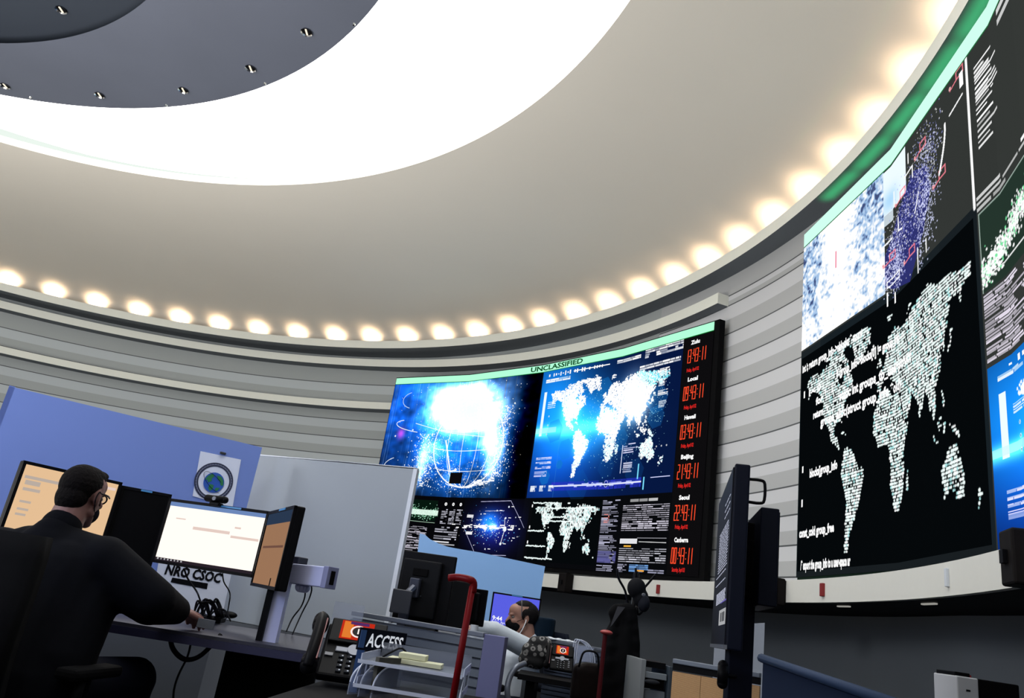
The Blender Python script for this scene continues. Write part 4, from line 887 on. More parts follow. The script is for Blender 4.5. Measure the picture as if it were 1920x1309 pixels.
fused('jacket', b, M_JK, man1, vox=.011, it=3)
b = NB(); cap(b, neck+Vector((0, 0, .015)), neck+Vector((0, 0, -.05)), .068, .085); fused('collar', b, M_JK, man1, vox=.008)
b = NB(); cap(b, hips+rt*.1, knR, .115, .085); cap(b, hips-rt*.1, knL, .115, .085); cap(b, knR, anR+Vector((0, 0, .04)), .08, .06); cap(b, knL, anL+Vector((0, 0, .04)), .08, .06); ell(b, hips, (.2, .18, .14))
fused('trousers', b, mat('dark_navy_trousers', (6, 8, 20), .85, noise=.2, spec=.1), man1, vox=.011)
for a_ in (anR, anL):
    b = NB(); cap(b, a_+Vector((0, 0, -.05)), a_+fw*.18+Vector((0, 0, -.062)), .05, .038); box(b, (a_.x+fw.x*.07, a_.y+fw.y*.07, .006), (.09, .28, .012), None); fused('shoe', b, BLKM, man1, vox=.008)
M_HAIR = mat('dark_brown_hair', (13, 10, 10), .85, noise=.4, nscale=90, bump=.6, spec=.15)
b = NB(); ell(b, (-.022, 0, .040), (.092, .077, .084), MH); ell(b, (.0, 0, .080), (.083, .063, .044), MH); ell(b, (-.056, 0, -.012), (.054, .062, .07), MH); ell(b, (.052, .0, .098), (.040, .050, .022), MH)
for i in range(60):
    a = RNG.uniform(0, 2*PI); r_ = RNG.uniform(0, .06); x_, y_ = .01+r_*math.cos(a)*1.1, r_*math.sin(a); ell(b, (x_, y_, .119-.9*r_*r_*8-.004), (.012, .008, .009), MH, 8, 6)
fused('hair', b, M_HAIR, man1, vox=.0045, it=1)
b = NB(); ell(b, (.052, 0, -.055), (.062, .058, .05), MH); ell(b, (.085, 0, -.035), (.034, .03, .03), MH); fused('face_mask', b, mat('black_mask_cloth', (14, 15, 26), .9, bump=.2), man1, vox=.005)
b = NB()
for y in (-1, 1): tube(b, [MH @ Vector(q_) for q_ in ((.055, .056*y, -.02), (.015, .074*y, .002), (-.02, .084*y, .026), (-.03, .082*y, .0), (-.015, .078*y, -.03), (.03, .066*y, -.075))], .0022, 6, 4)
obj('mask_strap', b, mat('strap_dark', (20, 20, 24), .7), man1)
M_GL = mat('black_glasses_frame', (10, 10, 22), .25)
b = NB()
for y in (-1, 1):
    tube(b, [MH @ Vector(q_) for q_ in ((.1, .058*y, .02), (.05, .078*y, .022), (-.01, .08*y, .02), (-.022, .079*y, .006))], .0032, 6, 3)
    tube(b, [MH @ Vector((.101-abs(.03+.023*math.cos(a))*.2, y*(.032+.023*math.cos(a)), .010+.018*math.sin(a))) for a in np.linspace(0, 2*PI, 17)], .003, 6, 1)
tube(b, [MH @ Vector((.106, -.008, .016)), MH @ Vector((.109, 0, .019)), MH @ Vector((.106, .008, .016))], .003, 6, 2)
gl = obj('glasses', b, M_GL, man1, True)
for y in (-1, 1):
    b = NB(); b.faces.new([b.verts.new(MH @ Vector((.102-abs(.03+.024*math.cos(a))*.15, y*(.033+.024*math.cos(a)), .010+.018*math.sin(a)))) for a in np.linspace(0, 2*PI, 17)[:-1]]); obj('lens', b, mat('lens_clear', (190, 200, 230), .05, alpha=.25), gl)
    b = NB(); ell(b, (.078, .031*y, .008), (.012, .013, .012), MH); obj('eye', b, mat('eye_white', (96, 92, 90), .4), man1, True)
# --- his chair
def office_chair(name, label, base, fwd, matb, head=False, backh=.62, scale=1):
    f = Vector(fwd).normalized(); r = Vector((f.y, -f.x, 0)); t = thing(name, label, 'chair', base)
    M = Matrix(((r.x, f.x, 0, base[0]), (r.y, f.y, 0, base[1]), (0, 0, 1, 0), (0, 0, 0, 1)))
    b = NB(); ell(b, (0, 0, .45), (.26, .26, .06), M); box(b, (0, 0, .43), (.46, .46, .05), M, .02); obj('seat', b, matb, t, True)
    b = NB(); n_ = 10; rows_ = []
    for j in range(9):
        z = .52+backh*j/8; wd = .22+.03*math.sin(j/8*PI); yb = -.25-.04*math.sin(j/8*PI*1.3)-.06*(j/8)
        rows_.append([(wd*math.cos(PI*i/n_)*-1, yb-.045*math.sin(PI*i/n_)+.03, z) for i in range(n_+1)])
    vs = [[b.verts.new(M @ Vector(q_)) for q_ in rw] for rw in rows_]; vb = [[b.verts.new(M @ (Vector(q_)+Vector((0, -.035, 0)))) for q_ in rw] for rw in rows_]
    for A_, flip in ((vs, 0), (vb, 1)):
        for j in range(8):
            for i in range(n_): b.faces.new((A_[j][i], A_[j][i+1], A_[j+1][i+1], A_[j+1][i]))
    for j in range(8):
        for i in (0, n_): b.faces.new((vs[j][i], vb[j][i], vb[j+1][i], vs[j+1][i]))
    for j in (0, 8):
        for i in range(n_): b.faces.new((vs[j][i], vb[j][i], vb[j][i+1], vs[j][i+1]))
    bmesh.ops.recalc_face_normals(b, faces=b.faces[:]); obj('backrest', b, matb, t, True)
    b = NB(); tube(b, [M @ Vector(q_) for q_ in ((0, -.1, .4), (0, -.3, .42), (0, -.37, .5+backh*.3), (0, -.37, .5+backh*.8))], .022, 8, 4); obj('back_support', b, BLK, t, True)
    for s in (-1, 1):
        b = NB(); tube(b, [M @ Vector(q_) for q_ in ((.2*s, -.02, .42), (.29*s, -.02, .44), (.3*s, -.02, .62))], .018, 8, 4); obj('armrest_post', b, BLK, t, True)
        b = NB(); box(b, (.3*s, .02, .645), (.075, .26, .035), M, .012); obj('armrest', b, BLKM, t)
    b = NB(); cyl(b, M @ Vector((0, 0, .1)), M @ Vector((0, 0, .42)), .03); obj('gas_column', b, BLK, t)
    for k in range(5):
        a = 2*PI*k/5; e = Vector((.3*math.cos(a), .3*math.sin(a), .07)); b = NB(); tube(b, [M @ Vector((0, 0, .12)), M @ (e*.6+Vector((0, 0, .04))), M @ e], .022, 8, 3); l_ = obj('leg', b, BLK, t)
        b = NB(); cyl(b, M @ (e+Vector((-.02, 0, -.04))), M @ (e+Vector((.02, 0, -.04))), .03); obj('caster', b, BLK, l_)
    return t, M
M_FAB = mat('black_chair_fabric', (10, 10, 12), .9, noise=.2, nscale=30)
office_chair('office_chair', 'black high-backed office chair the man in black sits on', (hips.x-.02, hips.y-.02, 0), fw, M_FAB, backh=.50)
# chair arm and post seen right of him
# ------------------------------------------------------------------ second desk run: phone, trays, slatwall
M_DK2 = mat('black_desk_laminate', (5, 5, 8), .7, noise=.1, spec=.1)
t = thing('desk', 'black desk carrying the desk phone and the clear letter trays', 'desk', (-.1, 2.4, 0)); z2 = .72
b = NB(); prism(b, [(-.48, 2.0), (.42, 1.75), (.5, 2.93), (-.42, 2.95)], z2-.03, z2); obj('worktop', b, M_DK2, t)
for x, y in ((-.40, 2.15), (.3, 2.0), (-.35, 2.85), (.4, 2.85)):
    b = NB(); box(b, (x, y, (z2-.03)/2), (.05, .05, z2-.03)); obj('leg', b, BLK, t)
def ip_phone(name, label, O, xdir, s, tilt=.55):
    x = Vector(xdir).normalized(); M0 = frame_at(O, x); M = M0 @ Matrix.Rotation(tilt, 4, 'X') @ Matrix.Scale(s, 4)   # local x right, y up the face, z out of the face
    t = thing(name, label, 'phone', O, 'desk phones with a red screen')
    b = NB(); box(b, (.03, .10, .0), (.20, .215, .03), M, .008); obj('body', b, BLK, t)
    b = NB(); box(b, (.03, .17, .022), (.18, .10, .012), M, .004); sb = obj('screen_bezel', b, BLK, t)
    b = NB(); box(b, (.025, .172, .0295), (.105, .078, .002), M); sc = obj('screen', b, emis('orange_red_screen', (196, 44, 24), .95, False), sb)
    b = NB(); box(b, (-.005, .172, .031), (.03, .07, .001), M); box(b, (.05, .155, .031), (.03, .02, .001), M); obj('screen_stripe', b, emis('orange_stripe', (236, 130, 50), .9, False), sc)
    b = NB(); box(b, (.03, .202, .0312), (.06, .012, .001), M); obj('screen_header', b, emis('screen_header_purple', (90, 50, 110), .8, False), sc)
    b = NB()
    for i in range(32):
        a0, a1 = 2*PI*i/32, 2*PI*(i+1)/32; v = [b.verts.new(M @ Vector((.03+rr*math.cos(a), .166+rr*1.0*math.sin(a), .0325))) for rr, a in ((.026, a0), (.026, a1), (.020, a1), (.020, a0))]; b.faces.new(v)
    obj('screen_ring', b, emis('screen_white', (250, 240, 235), 1, False), sc)
    b = NB(); b.faces.new([b.verts.new(M @ Vector((.03+.019*math.cos(a), .166+.019*math.sin(a), .0322))) for a in [2*PI*i/24 for i in range(24)]]); obj('screen_emblem', b, mat('emblem_black', (12, 12, 12), .5), sc)
    b = NB(); box(b, (.03, .166, .0335), (.006, .022, .001), M); obj('emblem_mark', b, emis('screen_white', (250, 240, 235), 1, False), sc)
    b = NB()
    for k in range(4): box(b, (-.035+.042*k, .125, .026), (.022, .006, .004), M, .001)
    obj('soft_key', b, DGREY, t)
    b = NB(); cyl(b, M @ Vector((.03, .098, .015)), M @ Vector((.03, .098, .024)), .022*s); box(b, (.03, .098, .017), (.12, .022, .006), M, .003); obj('navigation_wheel', b, mat('phone_silver', (92, 95, 104), .35, .5), t)
    b = NB(); [box(b, (-.005+.026*i, .07-.019*j, .018), (.017, .011, .006), M, .002) for i in range(3) for j in range(4)]; obj('keypad', b, DGREY, t)
    b = NB(); [box(b, (-.005+.026*i+.003, .07-.019*j, .0213), (.005, .004, .001), M) for i in range(3) for j in range(4)]; obj('key_lettering', b, mat('key_print', (190, 195, 205), .5), t)
    b = NB(); [box(b, (.09, .078-.017*j, .018), (.016, .010, .005), M, .002) for j in range(4)]; box(b, (-.045, .072, .018), (.025, .012, .004), M); obj('side_keys', b, mat('side_key_grey', (110, 112, 120), .5), t)
    b = NB(); tube(b, [M @ Vector(q_) for q_ in ((-.095, .0, .03), (-.093, .03, .05), (-.092, .1, .055), (-.093, .17, .05), (-.095, .205, .03))], .019*s, 10, 4, flat=(1.15, .9)); cap(b, M @ Vector((-.095, .012, .02)), M @ Vector((-.095, .03, .025)), .026*s); cap(b, M @ Vector((-.095, .178, .02)), M @ Vector((-.095, .2, .025)), .026*s); obj('handset', b, BLK, t, True)
    b = NB(); box(b, (-.075, .1, .05), (.004, .17, .006), M); obj('handset_light', b, mat('dull_red_strip', (120, 40, 44), .4), t)
    b = NB(); h_ = .1*s; M3 = M0 @ Matrix.Scale(s, 4); prism(b, [(-.05, .04), (.11, .04), (.11, .16), (-.05, .16)], .001, .045, M3); obj('foot', b, BLK, t)
    return t
ip_phone('desk_phone', 'black desk phone with a red-orange screen on the black desk left of the ACCESS sign', P(634, 1272, 2.55), (1, .10, 0), 1.0, .72)
# ACCESS sign on a clear stand
a, c, e = P(669, 1218, 2.42), P(757, 1228, 2.55), P(681, 1187, 2.42)
t = thing('desk_sign', 'small black sign reading ACCESS in white, next to the desk phone', 'sign', a)
x = (c-a); M = frame_at(a, x); hh = .062
b = NB(); box(b, (x.length/2, .004, hh/2), (x.length, .006, hh), M, .001); obj('plate', b, mat('sign_black', (14, 17, 28), .5), t)
b = NB(); box(b, (.012, -.001, hh/2), (.02, .002, hh*.8), M); obj('blue_tab', b, mat('sign_blue', (34, 70, 120), .5), t)
R3 = M.to_3x3(); o_ = M @ Vector((.028, -.002, .012)); Mt = Matrix(((R3[0][0], R3[0][2], 0, o_.x), (R3[1][0], R3[1][2], 0, o_.y), (R3[2][0], R3[2][2], 0, o_.z), (0, 0, 0, 1)))
text('lettering', 'ACCESS', .052, Mt, mat('sign_white', (225, 230, 238), .5, emit=.5), t, bold=.001, shear=.1, width=x.length-.045)
b = NB(); box(b, (x.length*.3, .012, -.05-0*.1), (.02, .01, .12), M); obj('stand', b, BLK, t)
# clear material for trays and holders
def clear_mat(name, c, a):
    m = mat(name, c, .15, alpha=a); return m
M_CLR = clear_mat('clear_plastic', (190, 200, 225), .28); M_CLE = clear_mat('clear_plastic_edge', (205, 212, 232), .75)
# file holder with blue folder
pf = P(652, 1302, 2.20); t = thing('file_holder', 'clear curved file holder with a blue folder between the phone and the letter trays', 'file holder', pf)
M = frame_at(pf, (.5, .85, 0))
def arc_plate(bm, M, off, th, R_=.12, H_=.085):
    pts_ = [(0, 0), (R_, 0), (R_, H_*.95), (R_*.78, H_)]+[(R_*.78*(1-math.sin(a)), .03+(H_-.03)*(math.cos(a))) for a in np.linspace(.25, PI/2, 8)]
    f_ = [bm.verts.new(M @ Vector((p_, off, q_))) for p_, q_ in pts_]; g_ = [bm.verts.new(M @ Vector((p_, off+th, q_))) for p_, q_ in pts_]
    bm.faces.new(f_); bm.faces.new(g_[::-1]); [bm.faces.new((f_[i], g_[i], g_[(i+1) % len(f_)], f_[(i+1) % len(f_)])) for i in range(len(f_))]
for k, o2 in enumerate((0, -.035, -.075)):
    b = NB(); arc_plate(b, M, o2, .003); obj('side_plate', b, M_CLR, t)
    b = NB(); tube(b, [M @ Vector((p_, o2, q_)) for p_, q_ in [(.13*.78*(1-math.sin(a)), .03+(.055)*(math.cos(a))) for a in np.linspace(.25, PI/2, 8)]], .0025, 6, 2); obj('edge', b, M_CLE, t)
q_ = P(681, 1200, 2.52); b = NB(); box(b, (q_.x, q_.y+.04, (q_.z+z2)/2), (.022, .1, q_.z-z2), None); tag(obj('folder', b, mat('blue_folder', (28, 62, 112), .5)), 'blue folder standing upright left of the ACCESS sign', 'folder')
b = NB(); box(b, (.075, -.055, .055), (.1, .012, .09), M); tag(obj('booklet', b, mat('dark_yellow_print_booklet', (52, 50, 40), .6, noise=.9, nscale=40)), 'dark booklet with yellow print in the clear file holder', 'booklet')
# letter trays
t = thing('letter_tray', 'stack of clear curved-sided letter trays beside the red metal frame', 'letter tray', P(775, 1300, 2.3))
o_ = P(700, 1224, 2.30); M = frame_at(Vector((o_.x-.02, 2.16, 0)), (1, -.06, 0)); TW, TD = .275, .33
M_TRAY = mat('milky_tray_plastic', (120, 126, 140), .3, alpha=.6)
for k in range(4):
    z = .832-.058*k-.0; 
    if z < z2+.003: break
    b = NB(); box(b, (TW/2, TD/2, z), (TW, TD, .003), M); box(b, (TW/2, TD, z+.02), (TW, .003, .04), M); tr = obj('tray', b, M_TRAY, t); b = NB(); box(b, (TW/2, 0, z+.003), (TW, .004, .009), M); obj('front_lip', b, M_CLE, tr)
    for sx in (0, TW):
        b = NB(); H_ = .054
        if k:
            tube(b, [M @ Vector((sx, y_, z+zz_)) for y_, zz_ in ((.0, .004), (.03, .03), (.07, .048), (.12, .056), (.2, .058), (.33, .058))], .004, 6, 3, flat=(.5, 1.2))
            for y_ in (.14, .3): box(b, (sx, y_, z+.03), (.003, .012, .055), M)
        box(b, (sx, TD/2+.02, z+.01), (.003, TD-.04, .02), M); obj('side_arch', b, M_CLE, tr, False)
M_NOTE = mat('cream_note_pad', (190, 190, 160), .7)
for (x_, y_, w_, h_, z_, lab) in ((.13, .17, .15, .012, .834, 'wide cream note pad lying on the top letter tray'), (.12, .18, .075, .014, .847, 'small cream note pad on top of the wide note pad')):
    b = NB(); box(b, (x_, y_, z_+h_/2+.001), (w_, .075, h_), M, .001); tag(obj('note_pad', b, M_NOTE), lab, 'note pad', 'cream note pads')
b = NB(); o2 = M @ Vector((.03, .2, .839)); tube(b, [o2, o2+Vector((.02, .0, .015)), o2+Vector((.05, .01, .03)), o2+Vector((.08, 0, .004))], .003, 6, 3); tag(obj('spectacles', b, BLK), 'dark wire object lying beside the note pads on the top tray', 'wire')
# red metal frame
M_RF = mat('dark_red_paint', (98, 10, 16), .4, noise=.05)
t = thing('red_stand', 'dark red metal frame with a short top bar standing in front of the letter trays', 'stand', (P(850, 1309, 1.95).x, 1.95, z2))
b = NB(); pts_ = [P(842, 1084, 1.98), P(860, 1083, 1.97), P(880, 1087, 1.95), P(888, 1094, 1.95), P(886, 1112, 1.95)]; tube(b, pts_, .0085, 10, 4, flat=(1, 1.1)); obj('top_bar', b, M_RF, t, True)
b = NB(); q0 = P(886, 1100, 1.95); q1 = Vector((P(848, 1309, 1.95).x, 1.95, z2)); tube(b, [q0, q1], .0085, 10, 1); obj('upright', b, M_RF, t, True)
b = NB(); box(b, (q1.x, 1.95, z2+.006), (.12, .14, .012), None, .003); obj('foot', b, M_RF, t)
# slatwall divider
M_SL = mat('grey_slat_panel', (76, 83, 94), .5, noise=.05); M_SLT = mat('slat_top_rail', (88, 94, 106), .4); M_LAV = mat('lavender_end_panel', (92, 94, 132), .6)
s0, s1 = P(661, 1143, 3.35), P(908, 1190, 3.1); zs = (s0.z+s1.z)/2
t = thing('slatwall_divider', 'grey slatted desk divider behind the letter trays', 'divider', (s0.x, s0.y, 0))
x = Vector((s1.x-s0.x, s1.y-s0.y, 0)); M = frame_at(Vector((s0.x, s0.y, 0)), x); LW = x.length
b = NB(); box(b, (LW/2, .03, zs/2-.01), (LW, .03, zs-.03), M)
k = 0; z = zs-.03
while z > .35: box(b, (LW/2, .008, z-.013), (LW, .016, .026), M); z -= .034
obj('slats', b, M_SL, t)
b = NB(); box(b, (LW/2, .02, zs-.008), (LW, .05, .018), M, .003); obj('top_rail', b, M_SLT, t)
s2 = P(948, 1192, 3.08); x2 = Vector((s2.x-s1.x, s2.y-s1.y, 0)); M2 = frame_at(Vector((s1.x, s1.y, 0)), x2)
b = NB(); box(b, (x2.length/2, .03, zs/2-.003), (x2.length, .06, zs-.0), M2, .002); obj('end_panel', b, M_LAV, t)
b = NB(); p_ = P(664, 1140, 3.3); box(b, (p_.x-.01, p_.y-.06, p_.z-.02), (.12, .003, .07)); tag(obj('acrylic_panel', b, M_CLR), 'small clear acrylic panel at the left end of the slatted divider', 'acrylic panel')
# ------------------------------------------------------------------ desk with seen-from-behind monitors
t = thing('desk', 'narrow dark desk behind the slatted divider with black monitors on it', 'desk', (-.2, 4.1, 0)); z3 = .88
d0, d1 = P(735, 1158, 3.9), P(905, 1185, 3.75); b = NB(); prism(b, [(d0.x-.02, 3.75), (d1.x+.02, 3.6), (d1.x+.05, 4.25), (d0.x-.02, 4.25)], z3-.025, z3); obj('worktop', b, mat('pale_worktop', (120, 124, 134), .4), t)
b = NB(); box(b, ((d0.x+d1.x)/2, 4.0, (z3-.03)/2), (.5, .06, z3-.03)); obj('pedestal', b, BLK, t)
def back_monitor(px0, py0, px1, py1, hpx, Y, label, y2=None):
    A = P(px0, py0, Y); B = P(px1, py1, y2 or Y); h = hpx*Y/F_PX; x = Vector((B.x-A.x, B.y-A.y, 0)); w_ = x.length; M = frame_at(A, x); top = (A.z+B.z)/2; M.translation.z = top
    t = thing('monitor', label, 'monitor', (A.x, A.y, top-h), 'black monitors seen from behind')
    b = NB(); box(b, (w_/2, .012, -h/2), (w_, .02, h), M, .005); obj('case', b, BLK, t)
    b = NB(); box(b, (w_*.42, -.012, -h*.5), (w_*.72, .03, h*.78), M, .008); obj('rear_housing', b, mat('rear_black', (17, 18, 21), .55), t)
    b = NB(); box(b, (w_/2, .0245, -h/2), (w_*.94, .003, h*.93), M); obj('screen', b, M_OFF, t)
    b = NB(); box(b, (w_*.42, -.03, -h*.28), (w_*.28, .008, .035), M, .002); obj('handle_recess', b, BLKM, t)
    b = NB(); [cyl(b, M @ Vector((w_*u, -.028, -h*v)), M @ Vector((w_*u, -.033, -h*v)), .004, n=8) for u, v in ((.33, .26), (.5, .26), (.33, .6), (.5, .6))]; obj('mount_screws', b, M_CHR, t)
    b = NB(); box(b, (w_*.38, -.045, -h*.5), (.05, .035, .09), M, .006); tube(b, [M @ Vector((w_*.38, -.06, -h*.5)), M @ Vector((w_*.34, -.1, -h*.62)), M @ Vector((w_*.34, -.1, -h*.85))], .018, 8, 3); box(b, (w_*.34, -.1, (z3-top)/2-h*.35), (.04, .04, abs(z3-top+h*.7)), M, .004); obj('arm', b, mat('arm_grey_blue', (56, 60, 74), .4, .4), t)
    return t, M, w_, h
back_monitor(757, 1035, 857, 1041, 124, 3.95, 'big black monitor seen from behind, in front of the grey partition end', 3.88)
b = NB(); q_ = P(752, 1128, 3.75); box(b, q_, (.09, .03, .105), None, .004); tag(obj('mini_computer', b, mat('slate_box', (44, 48, 60), .5)), 'slate grey small box computer left of the big black monitor', 'computer')
back_monitor(868, 1099, 914, 1108, 62, 4.3, 'smaller black monitor behind the top of the red frame', 4.25)
for (px, py, w_, lab) in ((795, 1160, .16, 'thin dark tablet lying on the desk below the big black monitor'), (838, 1166, .10, 'small pale tray of cables on the desk behind the slatted divider')):
    p_ = P(px, py, 3.85); b = NB(); box(b, (p_.x, p_.y, z3+.009), (w_, .08, .016), None, .003); tag(obj('desk_tablet' if w_ > .12 else 'cable_tray', b, DGREY if w_ > .12 else mat('pale_grey', (150, 152, 158), .5)), lab, 'tablet' if w_ > .12 else 'tray')
b = NB(); p_ = P(890, 1171, 3.7); cyl(b, (p_.x, 3.7, z3+.0), (p_.x, 3.7, z3+.06), .016, .018); tag(obj('paper_cup', b, WHITEP), 'small white cup on the divider top by the seated man in white', 'cup')
# stacked items beside smaller monitor
b = NB(); p_ = P(862, 1128, 4.2); box(b, (p_.x, 4.2, (z3+p_.z+.1)/2), (.13, .12, p_.z+.1-z3), None, .006); tag(obj('printer_stack', b, mat('dark_device', (18, 19, 22), .5)), 'dark upright device with a pale top behind the red frame', 'device')
b = NB(); box(b, (p_.x, 4.2, p_.z+.106), (.14, .11, .01), frame_at((0, 0, 0), (1, 0, 0)), .002); tag(obj('paper_sheaf', b, mat('paper_cyan', (170, 200, 225), .6)), 'pale paper sheaf on top of the dark device behind the red frame', 'paper')
# ------------------------------------------------------------------ blue clock monitor
M_BS = emis('periwinkle_screen', (92, 98, 232), .95, False)
c0, c1 = P(925, 1107, 7.0), P(1015, 1126, 7.0); hB = .272
t, M, w_ = monitor(c0, c1, hB, 'monitor with a plain violet blue screen showing 9:44, behind the man in white', M_BS, 'far monitors', tb=False, sticker=.5, zs=.72, stand=True)
R3 = M.to_3x3()
def mtext(s, u, v, size, m=WHT, bold=0):
    o_ = M @ Vector((w_*u, -.008, -hB*v)); Mt = Matrix(((R3[0][0], R3[0][2], 0, o_.x), (R3[1][0], R3[1][2], 0, o_.y), (R3[2][0], R3[2][2], 0, o_.z), (0, 0, 0, 1)))
    text('lettering', s, size, Mt, m, t, bold=bold)
mtext('9:44', .06, .84, .05, bold=.001); mtext('Friday, April 2', .06, .92, .026)
t = thing('desk', 'plain dark desk under the violet blue monitor beyond the man in white', 'desk', (.2, 7.0, 0)); b = NB(); box(b, (.2, 7.0, .70), (1.5, .8, .03)); obj('worktop', b, M_DK2, t)
b = NB(); [box(b, (x_, y_, .34), (.05, .05, .68)) for x_ in (-.5, .9) for y_ in (6.7, 7.3)]; obj('legs', b, BLK, t)
# ------------------------------------------------------------------ the man in white
H2 = P(979, 1160, 5.9); f2 = Vector((-.97, -.22, -.10)).normalized(); MH2 = frame_at(H2, f2)
nk = MH2 @ Vector((-.06, 0, -.16)); fw2 = Vector((-.9, -.43, 0)).normalized(); rt2 = Vector((fw2.y, -fw2.x, 0))     # his right hand side
ch2 = nk+fw2*.07+Vector((0, 0, -.2)); hp2 = nk+fw2*.16+Vector((0, 0, -.50)); sR2 = nk+rt2*.18+Vector((0, 0, -.08)); sL2 = nk-rt2*.18+Vector((0, 0, -.07))
eL2 = P(925, 1183, 5.55); wL2 = P(893, 1179, 5.45)
eR2 = sR2+fw2*.18+Vector((0, 0, -.22)); wR2 = eR2+fw2*.25
b = NB(); head_parts(b, MH2, 1.02); cap(b, nk, ch2, .07, .12); cap(b, sR2, sL2, .06, .06); cap(b, ch2, hp2, .13, .14)
cap(b, sL2, eL2, .045, .038); cap(b, eL2, wL2, .036, .026); cap(b, sR2, eR2, .045, .038); cap(b, eR2, wR2, .036, .026)
hand_parts(b, wL2, Vector((-1, -.1, 0)), 1); hand_parts(b, wR2, fw2, -1)
k1_ = hp2+fw2*.45+rt2*.12; k2_ = hp2+fw2*.45-rt2*.12; an1 = Vector((k1_.x, k1_.y, .09)); an2 = Vector((k2_.x, k2_.y, .09))
for k_, an, s in ((k1_, an1, 1), (k2_, an2, -1)): cap(b, hp2+rt2*.09*s, k_, .08, .058); cap(b, k_, an, .055, .04); cap(b, an+Vector((0, 0, -.03)), an+fw2*.15+Vector((0, 0, -.05)), .04, .03)
man2 = fused('person', b, M_SKIN2, vox=.006)
tag(man2, 'person in white shirt and black mask leaning back in a chair before the violet monitor', 'person')
M_SH = mat('white_shirt', (196, 204, 214), .8, noise=.06, nscale=9, bump=.5)
b = NB(); cap(b, nk+Vector((0, 0, -.045)), ch2, .085, .14); cap(b, sR2, sL2, .078, .078); cap(b, ch2, hp2, .165, .175); cap(b, sL2, eL2, .074, .062); cap(b, eL2, wL2, .06, .042); cap(b, sR2, eR2, .074, .06); cap(b, eR2, wR2, .056, .042)
for k_ in range(6): q_ = eL2.lerp(wL2, k_/5); ell(b, q_+Vector((0, 0, .012)), (.022, .05, .05))
fused('shirt', b, M_SH, man2, vox=.009, it=2)
b = NB(); cap(b, nk+Vector((0, 0, .01)), nk+Vector((.0, 0, -.045)), .068, .082); fused('collar', b, M_SH, man2, vox=.007)
b = NB(); [(cap(b, hp2+rt2*.1*s, k_, .11, .08), cap(b, k_, an+Vector((0, 0, .04)), .076, .058)) for k_, an, s in ((k1_, an1, 1), (k2_, an2, -1))]; fused('trousers', b, mat('charcoal_trousers', (24, 25, 30), .8), man2, vox=.011)
for an in (an1, an2): b = NB(); cap(b, an+Vector((0, 0, -.04)), an+fw2*.17+Vector((0, 0, -.05)), .048, .036); fused('shoe', b, BLKM, man2, vox=.008)
M_H2 = mat('near_black_hair', (20, 17, 18), .6, noise=.4, nscale=80, bump=.4)
b = NB(); ell(b, (-.042, 0, .032), (.084, .083, .082), MH2); ell(b, (-.012, 0, .078), (.078, .066, .05), MH2); ell(b, (-.01, .05, .03), (.045, .034, .05), MH2); ell(b, (-.01, -.05, .03), (.045, .034, .05), MH2); fused('hair', b, M_H2, man2, vox=.005, it=1)
b = NB(); ell(b, (.052, 0, -.052), (.066, .062, .053), MH2); ell(b, (.09, 0, -.035), (.036, .03, .032), MH2); fused('face_mask', b, mat('black_mask', (13, 13, 16), .9), man2, vox=.005)
b = NB(); [tube(b, [MH2 @ Vector(q_) for q_ in ((.055, .058*y, -.02), (.015, .078*y, .0), (-.02, .088*y, .03), (-.03, .086*y, .0), (-.012, .082*y, -.032), (.03, .07*y, -.075))], .002, 6, 4) for y in (-1, 1)]; obj('mask_strap', b, BLK, man2)
b = NB(); tube(b, [MH2 @ Vector((.02*math.cos(a)+.01, .086*math.cos(a), .0+.128*math.sin(a))) for a in np.linspace(.15, PI-.15, 16)], .004, 6, 2); obj('head_band', b, mat('headband_grey', (70, 66, 70), .4), man2)
b = NB()
for y in (-1, 1): tube(b, [MH2 @ Vector(q_) for q_ in ((-.004, .088*y, -.004), (.0, .092*y, -.02), (.02, .085*y, -.07), (.05, .06*y, -.13), (.07, .02*y, -.2))], .0035, 6, 4)
obj('earphone_cord', b, mat('white_cord', (225, 225, 228), .4, emit=.1), man2, True)
for y in (-1, 1): b = NB(); ell(b, (.077, .032*y, .01), (.012, .013, .012), MH2); obj('eye', b, MATS['eye_white'], man2, True)
M_CH2 = mat('navy_black_fabric', (17, 22, 34), .7, noise=.1)
base2 = hp2-fw2*.06; base2.z = 0
ch, MC = office_chair('office_chair', 'black office chair with a big rounded headrest under the man in white', base2, fw2, M_CH2, backh=.42)
hr = P(1021, 1178, 5.95)
b = NB(); Mh = frame_at(hr, (.9, .6, 0)); 
for i in range(11):
    a0 = -.5+i*.1; box(b, (.085*math.sin(a0*2.6), -.06*math.cos(a0*2.6)+.03, 0), (.035, .035, .15), Mh, .01)
fused('headrest', b, mat('headrest_blue_black', (18, 32, 46), .5), ch, vox=.009)
b = NB(); tube(b, [hr+Vector((-.0, .0, -.05)), hr+Vector((.03, 0, -.14)), MC @ Vector((0, -.36, .8))], .012, 8, 3); obj('headrest_post', b, BLK, ch)
